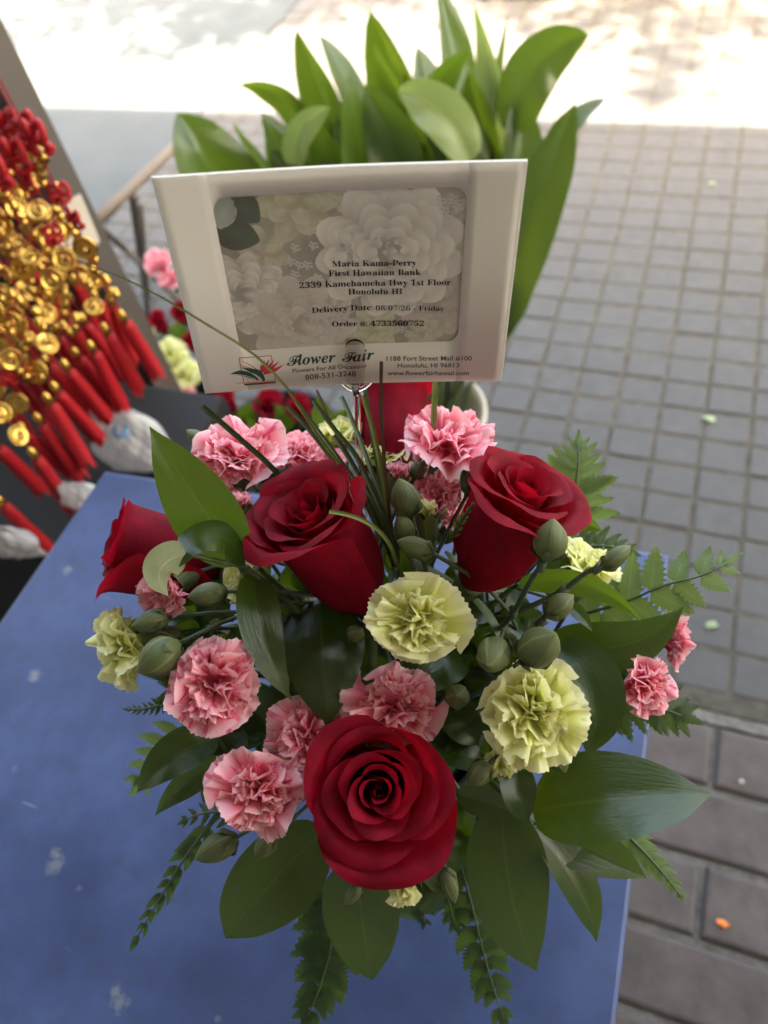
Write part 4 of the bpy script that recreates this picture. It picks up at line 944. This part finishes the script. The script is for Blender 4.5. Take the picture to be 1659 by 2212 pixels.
# ------------------------------------------------------------------ bucket of tall broad leaves standing on the paving
m = M['cream'] = mat('cream_bucket', (.60, .55, .45), .45, .4, trans=.15, tcol=(.7, .62, .48))
bc = Z(905, 900, 0.28); bg = np.array([bc[0], bc[1], 0.0])
bk = thing('leaf_bucket', 'cream plastic bucket on the pavers behind the envelope', 'bucket', bg+np.array([0, 0, .002]))
V, Fc, uv = lathe([(.001, 0), (.095, 0), (.098, .006), (.125, .27), (.132, .272), (.134, .285), (.128, .288), (.119, .27), (.092, .012), (.001, .01)], 40)
part('bucket_body', V+bg+np.array([0, 0, .002]), Fc, 'cream', bk, uv)
BROAD = [  # tip, middle, width px, lean, material
 ((383, 243, 1.30), (438, 330, 1.33), (560, 500, 1.42), 150, .2, 'broad'), ((500, 262, 1.34), (560, 330, 1.36), (640, 520, 1.42), 110, .8, 'broad'), ((565, 243, 1.26), (612, 345, 1.30), (690, 560, 1.42), 125, -.2, 'broad'),
 ((640, 62, 1.22), (690, 190, 1.28), (770, 520, 1.42), 120, .3, 'broad'), ((688, 75, 1.28), (735, 170, 1.32), (810, 500, 1.44), 112, -.5, 'broad'), ((800, 24, 1.20), (850, 160, 1.27), (870, 540, 1.42), 165, .2, 'broad'),
 ((752, 160, 1.16), (778, 310, 1.22), (830, 600, 1.38), 150, -.15, 'broad'), ((860, 198, 1.14), (935, 230, 1.12), (1015, 350, 1.16), 92, -.45, 'broadpale'), ((940, -45, 1.26), (972, 90, 1.30), (960, 560, 1.44), 108, -.3, 'broad'),
 ((1022, 3, 1.22), (1058, 130, 1.26), (1010, 560, 1.42), 100, .4, 'broadpale'), ((1272, 76, 1.18), (1180, 120, 1.20), (1120, 290, 1.26), 105, .3, 'broad'), ((1308, 212, 1.22), (1262, 245, 1.22), (1180, 330, 1.28), 50, .2, 'broad'),
 ((1243, 222, 1.14), (1172, 400, 1.20), (1040, 760, 1.40), 122, .25, 'broad'), ((515, 183, 1.30), (600, 205, 1.30), (672, 330, 1.36), 58, .3, 'broad'), ((712, 232, 1.16), (668, 265, 1.18), (640, 360, 1.26), 58, .6, 'broadpale'),
 ((808, 95, 1.16), (868, 220, 1.22), (890, 560, 1.38), 130, .5, 'broad'), ((1012, 108, 1.18), (955, 165, 1.22), (920, 340, 1.3), 78, -.3, 'broad'), ((1098, 30, 1.24), (1080, 180, 1.28), (1020, 520, 1.42), 90, .7, 'broad'),
 ((1147, 600, 1.30), (1110, 640, 1.32), (1050, 720, 1.38), 80, .1, 'broad'), ((790, 180, 1.14), (835, 290, 1.20), (880, 560, 1.36), 120, -.7, 'broad'), ((975, 245, 1.18), (1010, 300, 1.22), (980, 560, 1.38), 120, -.5, 'broad'),
 ((1010, 150, 1.22), (1035, 260, 1.26), (1000, 560, 1.4), 120, .1, 'broad'), ((900, 100, 1.24), (930, 240, 1.28), (930, 560, 1.4), 130, -.2, 'broad'), ((690, 260, 1.2), (720, 340, 1.26), (800, 560, 1.4), 120, .2, 'broad'), ((1110, 200, 1.24), (1120, 330, 1.28), (1030, 600, 1.4), 120, -.2, 'broad'), ((600, 300, 1.3), (640, 380, 1.34), (760, 560, 1.42), 130, 0, 'broad')]
rb = np.random.RandomState(12)
for k in range(16):                                                    # the shorter ones filling the clump
    tx = 600+34*k+rb.uniform(-20, 20); ty = rb.uniform(150, 300)+(60 if k < 4 else 0); dd = rb.uniform(1.22, 1.36)
    BROAD.append(((tx, ty, dd), (tx*.75+.25*900+rb.uniform(-15, 15), ty+130, dd+.04), (tx*.35+.65*910, ty+420, dd+.12), rb.uniform(105, 150), rb.uniform(-.9, .9), 'broad'))
BLAB = {12: 'longest broad leaf reaching down past the envelope corner', 10: 'broad leaf arching over toward the sunlit paving', 11: 'narrow curled leaf tip beside the longest broad leaf', 13: 'thin pointed leaf sticking out sideways from the cream bucket',
        0: 'broad leaf leaning out over the wooden rail', 18: 'small yellow green leaf poking out beside the envelope', 7: 'pale yellow green leaf folded over just above the envelope', 9: 'pale upright leaf in the tallest part of the clump', 14: 'small pale curled leaf in front of the clump'}
for i, (tp, md, bs_, w, tl, mm) in enumerate(BROAD):
    pts = [P(*bs_), P(*md), P(*tp)]; wm = 1.12*w*md[2]/F; root = bg+np.array([.05*math.cos(i*2.4), .05*math.sin(i*2.4), .02])
    o = thing('broad_leaf', BLAB.get(i, 'broad green leaf standing upright in the cream bucket'), 'leaf', root, 'broad leaves in the cream bucket')
    V, Fc, uv = leaf_geo(pts, wm, tilt=tl, fold=.55, prof=(.36, .34), nu=11, nv=24, wave=.10, seed=i, curl=.25, twist=(.7 if i % 2 else -.6)); part('blade', V, Fc, mm, o, uv)
    V, Fc, uv = tube([pts[0]+(pts[1]-pts[0])*.05, (pts[0]+root)/2+np.array([0, 0, .03]), root], [.004, .004], 7, 8); part('leaf_stalk', V, Fc, 'stem', o, uv)

# ------------------------------------------------------------------ rack with tasselled charms at the left
M['dark'] = mat('dark_brown_metal', (.085, .070, .058), .5, .4); M['black'] = mat('black_panel', (.012, .011, .011), .7, .3)
M['pipe'] = mat('weathered_wood_rail', (.16, .125, .095), .7, .3)
m = M['gold'] = mat('gold_metal', (.58, .35, .075), .26, .5, metal=1.0); n = noise(m, coords(m, 'Object'), 180, 3); bump(m, n, .5, .001)
m = M['silk'] = mat('red_silk', (.36, .007, .011), .5, .3, sheen=.3); n = noise(m, coords(m, 'UV', (40, 1, 1)), 1.0, 3); bump(m, n, .7, .002)
m = M['cord'] = mat('red_cord', (.28, .01, .014), .6, .3)
M['tape'] = mat('yellowed_label', (.62, .55, .44), .6, .3)
m = M['plastic'] = mat('thin_white_plastic', (.66, .65, .63), .25, .5, trans=.4, tcol=(.75, .74, .71)); n = noise(m, coords(m, 'Object'), 40, 5); bump(m, n, .5, .004)
m = M['wrap'] = mat('clear_wrap', (.55, .52, .50), .22, .5, trans=.4); 
M['bluedot'] = mat('blue_print', (.16, .36, .62), .5, .3)
rack = thing('display_rack', 'dark metal post and rails of the charm display rack', 'rack', (P(150, 560, 1.22)[0], P(150, 560, 1.22)[1], 0))
pb = P(152, 480, 1.22)
V, Fc = box((pb[0]-.030, pb[1]-.030, .002), (pb[0]+.030, pb[1]+.030, 1.62)); part('post', V, Fc, 'dark', rack, smooth=False)
lft = np.array([-1, -.12, 0]); lft = unit(lft)
for zz_ in (1.16, 1.30):
    V, Fc, uv = tube([np.array([pb[0]+.0, pb[1]-.035, zz_]), np.array([pb[0]-.75, pb[1]-.10, zz_])], .008, 8, 4); part('rail', V, Fc, 'dark', rack, uv)
V, Fc = box((pb[0]-.90, pb[1]-.02, .25), (pb[0]-.0305, pb[1]+.0, 1.5)); part('back_panel', V, Fc, 'black', rack, smooth=False)
lp = P(168, 490, 1.165)
V = [lp+RT*a+UP*b-FW*.002 for a, b in ((-.035, .03), (.004, .05), (.034, -.022), (.012, -.055), (-.03, -.03))]; V += [v-(-FW)*.002 for v in V[:5]]
o = part('torn_label', np.array(V), [(0, 1, 2, 3, 4), (9, 8, 7, 6, 5)]+[(i, 5+i, 5+(i+1) % 5, (i+1) % 5) for i in range(5)], 'tape', smooth=False); tag(o, 'torn cream label stuck on the dark rack post', 'label')

def coin_geo(R, th=.0022):
    pr = [(.18, -.5), (.30, -.5), (.78, -.5), (.84, -.9), (.97, -.9), (1, -.4), (1, .4), (.97, .9), (.84, .9), (.78, .5), (.34, .5), (.30, .9), (.20, .9), (.18, .5), (.18, -.5)]
    return lathe([(r*R, z*th) for r, z in pr], 24)
cV, cF, cU = coin_geo(.0138); coin_me = mesh('coin', cV, cF, 'gold', cU)
bV, bF, bU = lathe([(.001, -.0075), (.004, -.0065), (.0062, -.003), (.0048, 0), (.0052, .0025), (.0040, .0055), (.001, .007)], 12); bead_me = mesh('gold_bead', bV, bF, 'gold', bU)
kV, kF, kU = lathe([(.001, -.011), (.0055, -.009), (.0062, 0), (.0045, .006), (.001, .010)], 14); cap_me = mesh('tassel_cap', kV, kF, 'gold', kU)
rt_ = np.random.RandomState(4); ta = np.linspace(0, 2*math.pi, 18, endpoint=False)
tV, tF, tU = lathe([(.002, 0), (.0075, -.003), (.0085, -.012), (.0092, -.04), (.0104, -.085), (.0112, -.100)], 18, lambda a, s: 1+.10*np.sign(np.sin(9*a)))
tV[-18:, 2] += rt_.uniform(-.014, .006, 18); tV[-36:-18, :2] *= (1+rt_.uniform(-.12, .12, 18))[:, None]; tV[-18:, :2] *= (1+rt_.uniform(-.25, .25, 18))[:, None]; tas_me = mesh('tassel', tV, tF, 'silk', tU)
kn = []
for a in range(4):
    pts = [(0, 0, 0), (.011*math.cos(a*1.57), 0, .011*math.sin(a*1.57)), (.013*math.cos(a*1.57+.8), .004, .013*math.sin(a*1.57+.8)), (0, 0, 0)]; v, f, _ = tube([np.array(p) for p in pts], .0028, 6, 10); kn.append((v, f))
knV, knF = join(kn); knot_me = mesh('knot', knV, knF, 'silk')
V, Fc, uv = tube([np.array([0, 0, -.005]), np.array([.001, 0, .10]), np.array([0, 0, .30])], .0012, 5, 8); cord_me = mesh('cord', V, Fc, 'cord', uv)
def charm(px, py, d, seed, first=None):
    rg = np.random.RandomState(seed); tp = P(px, py, d)
    t_ = thing('tassel_charm', 'gold coin charm with red tassel hanging from the dark rack', 'charm', tp, 'tassel charms hanging on the rack')
    link('tassel', tas_me, t_, (0, 0, -.008)).rotation_euler = (rg.uniform(-.14, .14), rg.uniform(-.14, .14), rg.uniform(0, 3)); link('tassel_cap', cap_me, t_, (0, 0, .002)); link('cord', cord_me, t_)
    zq = .026
    for k in range(6):
        r = rg.rand()
        if r < .48:
            o = link('coin', coin_me, t_, (rg.uniform(-.008, .008), rg.uniform(-.012, 0), zq+.013)); v = unit(CAM-tp+rg.uniform(-.55, .55, 3)); o.rotation_euler = Vector(v).to_track_quat('Z', 'Y').to_euler(); s = rg.uniform(.85, 1.15); o.scale = (s, s, s); zq += .034
        elif r < .88:
            for q in range(3): link('gold_bead', bead_me, t_, (rg.uniform(-.008, .008), rg.uniform(-.008, .008), zq+.008+q*.009)).rotation_euler = (rg.uniform(-.6, .6), rg.uniform(-.6, .6), 0)
            zq += .034
        else: link('knot', knot_me, t_, (0, 0, zq+.014)).rotation_euler = (0, 0, rg.uniform(-1, 1)+.6); zq += .032
    link('knot', knot_me, t_, (0, 0, zq+.012)).scale = (1.6, 1.6, 1.6)
for i, (px, py, d) in enumerate(((265, 684, 1.00), (228, 712, 1.01), (198, 750, 1.00), (165, 765, 1.03), (142, 790, .99), (120, 838, .985), (104, 862, .98), (84, 905, .995), (50, 925, 1.0), (72, 980, .96), (20, 880, 1.02), (-10, 960, .98), (0, 1082, .96), (240, 650, 1.06), (180, 690, 1.06), (120, 720, 1.08), (60, 780, 1.06), (10, 800, 1.08), (90, 640, 1.10), (30, 700, 1.11), (160, 600, 1.12), (-5, 620, 1.10), (205, 640, 1.08), (55, 560, 1.12), (140, 680, 1.03), (70, 730, 1.02), (10, 740, 1.04), (100, 780, 1.03))): charm(px, py, d, 100+i)

def crumple(name, c, s, m, seed, label, cat):
    """a thin plastic pouch: two creased sheets joined at the edges, gathered at the top"""
    n = 26; rg = np.random.RandomState(seed); ph = rg.uniform(0, 6.3, 8); V = []; q = np.linspace(-1, 1, n)
    for side in (1, -1):
        for b in q:
            for a in q:
                w = 1-.45*max(0, b)**2+.06*math.sin(5*b+ph[0]); puff = (1-a*a)**.6*(1-b*b*.8)*.55
                cr = .10*abs(math.sin(3.1*a+2.2*b+ph[1]))+.08*abs(math.sin(6.3*a-3.7*b+ph[2]))+.05*abs(math.sin(11*a+7*b+ph[3]))
                o = np.array([a*w+.05*math.sin(4*b+ph[4]), side*(puff*(.6+cr*2.2)+.002), b+.10*math.sin(5*a+ph[5])*(b > .5)*(b-.5)*2])
                V.append(c+o[0]*s[0]*RT*1.0+o[1]*s[1]*unit(np.array([FW[0], FW[1], 0]))*-1+o[2]*s[2]*np.array([0, 0, 1.0]))
    Fc = [(k*n*n+j*n+i, k*n*n+j*n+i+1, k*n*n+(j+1)*n+i+1, k*n*n+(j+1)*n+i) for k in range(2) for j in range(n-1) for i in range(n-1)]
    o = thing(name, label, cat, c-np.array([0, 0, s[2]])); part('crumpled_sheet', np.array(V), Fc, m, o, smooth=False); return o
# low table of wrapped goods behind the blue table
bgA = P(285, 955, 1.16); hb = bgA[2]-.075
o = crumple('plastic_bag', bgA, (.062, .05, .066), 'plastic', 3, 'crumpled white plastic bag with a blue ring printed on it', 'bag')
V, Fc, uv = lathe([(.006, 0), (.012, 0), (.012, .001), (.006, .001)], 20); B = frame(-FW); part('blue_ring', P(283, 937, 1.16)-FW*.045+V@B.T, Fc, 'bluedot', o, uv)
for i, (px, py, d, s, lb) in enumerate(((178, 1072, 1.02, .032, 'small crumpled clear bag under the longest tassels'), (20, 1172, .98, .036, 'crumpled clear bag beside the table edge'))): crumple('wrapped_bundle', P(px, py, d), (s, s, s*.8), 'plastic' if i != 1 else 'wrap', 20+i, lb, 'bag')
gc = P(170, 1040, 1.14); V, Fc = box((gc[0]-.45, gc[1]-.10, .003), (gc[0]+.10, gc[1]+.26, gc[2]-.06), .006); o = part('crate', V, Fc, 'black', smooth=False); tag(o, 'dark crate under the hanging red tassels', 'crate')

# folding stand behind the rack
st = thing('folding_stand', 'dark folding stand with a weathered wooden rail on the pavers', 'stand', G(330, 700))
def bar(a, b, r, m, name):
    V, Fc, uv = tube([a, b], r, 8, 4); part(name, V, Fc, m, st, uv)
bar(Z(398, 298, .45), Z(186, 498, .45), .0125, 'pipe', 'rail')
bar(Z(288, 420, .44), Z(318, 640, .01), .013, 'dark', 'leg'); bar(Z(303, 440, .44), Z(322, 720, .01), .008, 'dark', 'leg')
bar(Z(215, 490, .44), Z(330, 590, .01), .009, 'dark', 'brace'); bar(Z(250, 520, .3), Z(420, 680, .01), .008, 'dark', 'brace')

# buckets of cut flowers standing on the paving
def small_bucket(px, py, z, R, m, lb):
    c = Z(px, py, z); b = np.array([c[0], c[1], .002]); t_ = thing('flower_bucket', lb, 'bucket', b)
    V, Fc, uv = lathe([(.001, 0), (R*.75, 0), (R, z-.01), (R*1.05, z), (R*.95, z), (R*.7, .012), (.001, .01)], 28); part('bucket_body', V+b, Fc, m, t_, uv); return b
small_bucket(400, 850, .20, .10, 'black', 'black flower bucket behind the table, pink and lime flowers')
small_bucket(600, 930, .20, .12, 'black', 'black flower bucket under the envelope, red flowers')
BACK = [('blurred pink carnation beside the folding stand', 345, 570, 'pink', .42, 34), ('blurred pink carnation behind the envelope edge', 372, 605, 'pink', .40, 30), ('lime carnation in the black bucket', 372, 775, 'green', .30, 48), ('second lime carnation in the black bucket', 395, 810, 'green', .28, 40), ('small lime flower beside the tassels', 318, 722, 'green', .32, 24),
        ('pink carnation low in the black bucket', 400, 852, 'pink', .26, 34), ('pink carnation beside the pale bud', 425, 895, 'pink', .25, 34), ('pink carnation near the plastic bag', 375, 828, 'pink', .26, 28)]
for i, (lb, px, py, cl, z, rp) in enumerate(BACK):
    d = project(Z(px, py, z))[2]; carnation(lb, px, py, d, np.array([.1, -.2, 1]), rp, cl, 60+i, n=22, lo=True, stem=False, group='flowers in the buckets behind')
for i, (lb, px, py, z, R) in enumerate((('dark red rose beside the tassels', 335, 692, .34, .026), ('dark red rose behind the envelope edge', 385, 672, .34, .026), ('red rose low behind the lime carnation', 405, 735, .30, .022), ('red rose under the envelope in the black bucket', 480, 862, .26, .03), ('crimson rose under the envelope in the black bucket', 575, 872, .26, .034), ('dark red rose under the envelope beside the grass', 640, 880, .26, .032), ('red rose deep in the shade under the envelope', 530, 905, .22, .028))):
    d = project(Z(px, py, z))[2]; rose(lb, px, py, d, np.array([.1*math.sin(i*2), -.3, 1]), R, R*2, .5, 70+i, NP=12, stem=False, group='flowers in the buckets behind')
for i, (px, py) in enumerate(((360, 720), (420, 800), (340, 760), (520, 890), (620, 900), (450, 880), (440, 930), (560, 930))):
    q = Z(px, py, .24); d = project(q)[2]; o = thing('bucket_leaf', 'dark leaf among the bucket flowers behind the table', 'leaf', (q[0], q[1], .10), 'leaves among the bucket flowers')
    a = i*2.1; V, Fc, uv = leaf_geo([P(px, py+30, d+.03), P(px+20*math.cos(a), py, d), P(px+50*math.cos(a), py-30, d-.02)], 42*d/F, tilt=.3*math.sin(i*3), seed=i); part('blade', V, Fc, 'leaf', o, uv)

# ------------------------------------------------------------------ bits lying on the paving
M['orange'] = mat('orange_scrap', (.75, .20, .03), .5, .3); M['petalbit'] = mat('pale_green_scrap', (.30, .38, .20), .5, .3, trans=.2)
def scrap(name, px, py, s, m, lb, seed):
    rg = np.random.RandomState(seed); c = G(px, py)+np.array([0, 0, .004]); n = 10; V = [c+np.array([0, 0, .004])]
    for k in range(n):
        a = 2*math.pi*k/n; r = s*rg.uniform(.55, 1.1); V.append(c+np.array([r*math.cos(a), r*.6*math.sin(a), rg.uniform(0, .004)]))
    V += [v-np.array([0, 0, .0015]) for v in V[1:]]
    o = part(name, np.array(V), [(0, 1+k, 1+(k+1) % n) for k in range(n)]+[(1+k, 11+k, 11+(k+1) % n, 1+(k+1) % n) for k in range(n)], m, smooth=False); tag(o, lb, 'scrap', 'scraps lying on the paving')
scrap('orange_scrap', 1560, 1996, .013, 'orange', 'small orange scrap lying on the brown bricks', 1)
scrap('leaf_scrap', 1530, 907, .018, 'petalbit', 'pale green leaf scrap lying between the grey pavers', 2)
scrap('leaf_scrap', 1535, 1352, .016, 'petalbit', 'torn green and tan leaf scrap near the fern', 3)
scrap('leaf_scrap', 1536, 400, .012, 'petalbit', 'tiny green leaf scrap near the sunlit line', 4)
scrap('paper_scrap', 1600, 1690, .006, 'tape', 'pale speck lying on the brown brick', 5)

# ------------------------------------------------------------------ street tree whose crown dapples the sunlit paving
M['bark'] = mat('bark', (.10, .075, .055), .9, .2); M['treeleaf'] = mat('street_tree_leaf', (.06, .11, .025), .5, .4, trans=.3, tcol=(.2, .35, .04))
tr = thing('street_tree', 'street tree dappling the sunlit paving, its crown above the view', 'tree', (3.2, 6.2, 0))
hub = np.array([2.6, 4.6, 4.6])
V, Fc, uv = tube([np.array([3.2, 6.2, 0]), np.array([3.15, 6.1, 1.6]), np.array([2.9, 5.6, 3.2]), hub], [.17, .14, .12, .07], 12, 14); part('trunk', V, Fc, 'bark', tr, uv)
rg = np.random.RandomState(9); qs = []; LV, LF = [], []
tgt = [(-2.34, 3.66, .26, 26), (-2.08, 3.42, .20, 14), (-2.9, 3.55, .28, 12), (-1.85, 3.62, .25, 22), (-2.45, 3.2, .18, 5), (-3.3, 3.45, .25, 7), (-1.5, 3.75, .25, 18), (-.42, 3.42, .22, 12), (-.10, 3.10, .14, 5), (-.17, 2.82, .10, 3), (.10, 3.40, .22, 10), (-.75, 3.62, .25, 16), (.35, 2.95, .12, 3), (-3.0, 4.0, .5, 60), (-2.0, 4.2, .5, 70), (-.8, 4.2, .5, 70), (.4, 4.0, .5, 60), (1.4, 4.3, .6, 70), (-1.4, 5.0, .8, 110), (.3, 5.2, .8, 110)]
for x, y, s, n in tgt:
    cz_ = rg.uniform(3.9, 5.2); cc = np.array([x, y, 0])+SUN*(cz_/SUN[2])
    V, Fc, uv = tube([hub, (hub+cc)/2+np.array([0, 0, .25]), cc], [.05, .03, .008], 7, 10); part('limb', V, Fc, 'bark', tr, uv)
    for k in range(5*n):
        c = cc+rg.normal(0, s*.55, 3)*np.array([1, 1, .6]); a, b = rg.normal(0, 1, 3), rg.normal(0, 1, 3); a = unit(a); b = unit(np.cross(a, b)); l, w = rg.uniform(.05, .10), rg.uniform(.025, .05); o = len(LV)
        LV += [c-a*l, c+b*w, c+a*l, c-b*w]; LF.append((o, o+1, o+2, o+3))
part('crown', np.array(LV), LF, 'treeleaf', tr, smooth=False)
pl = G(1320, 0); V, Fc = box((pl[0]-.55, pl[1]+.02, .002), (pl[0]+1.2, pl[1]+.75, .30), .02); o = part('planter_kerb', V, Fc, 'dark', smooth=False); tag(o, 'low dark planter kerb at the far side of the paving', 'planter')
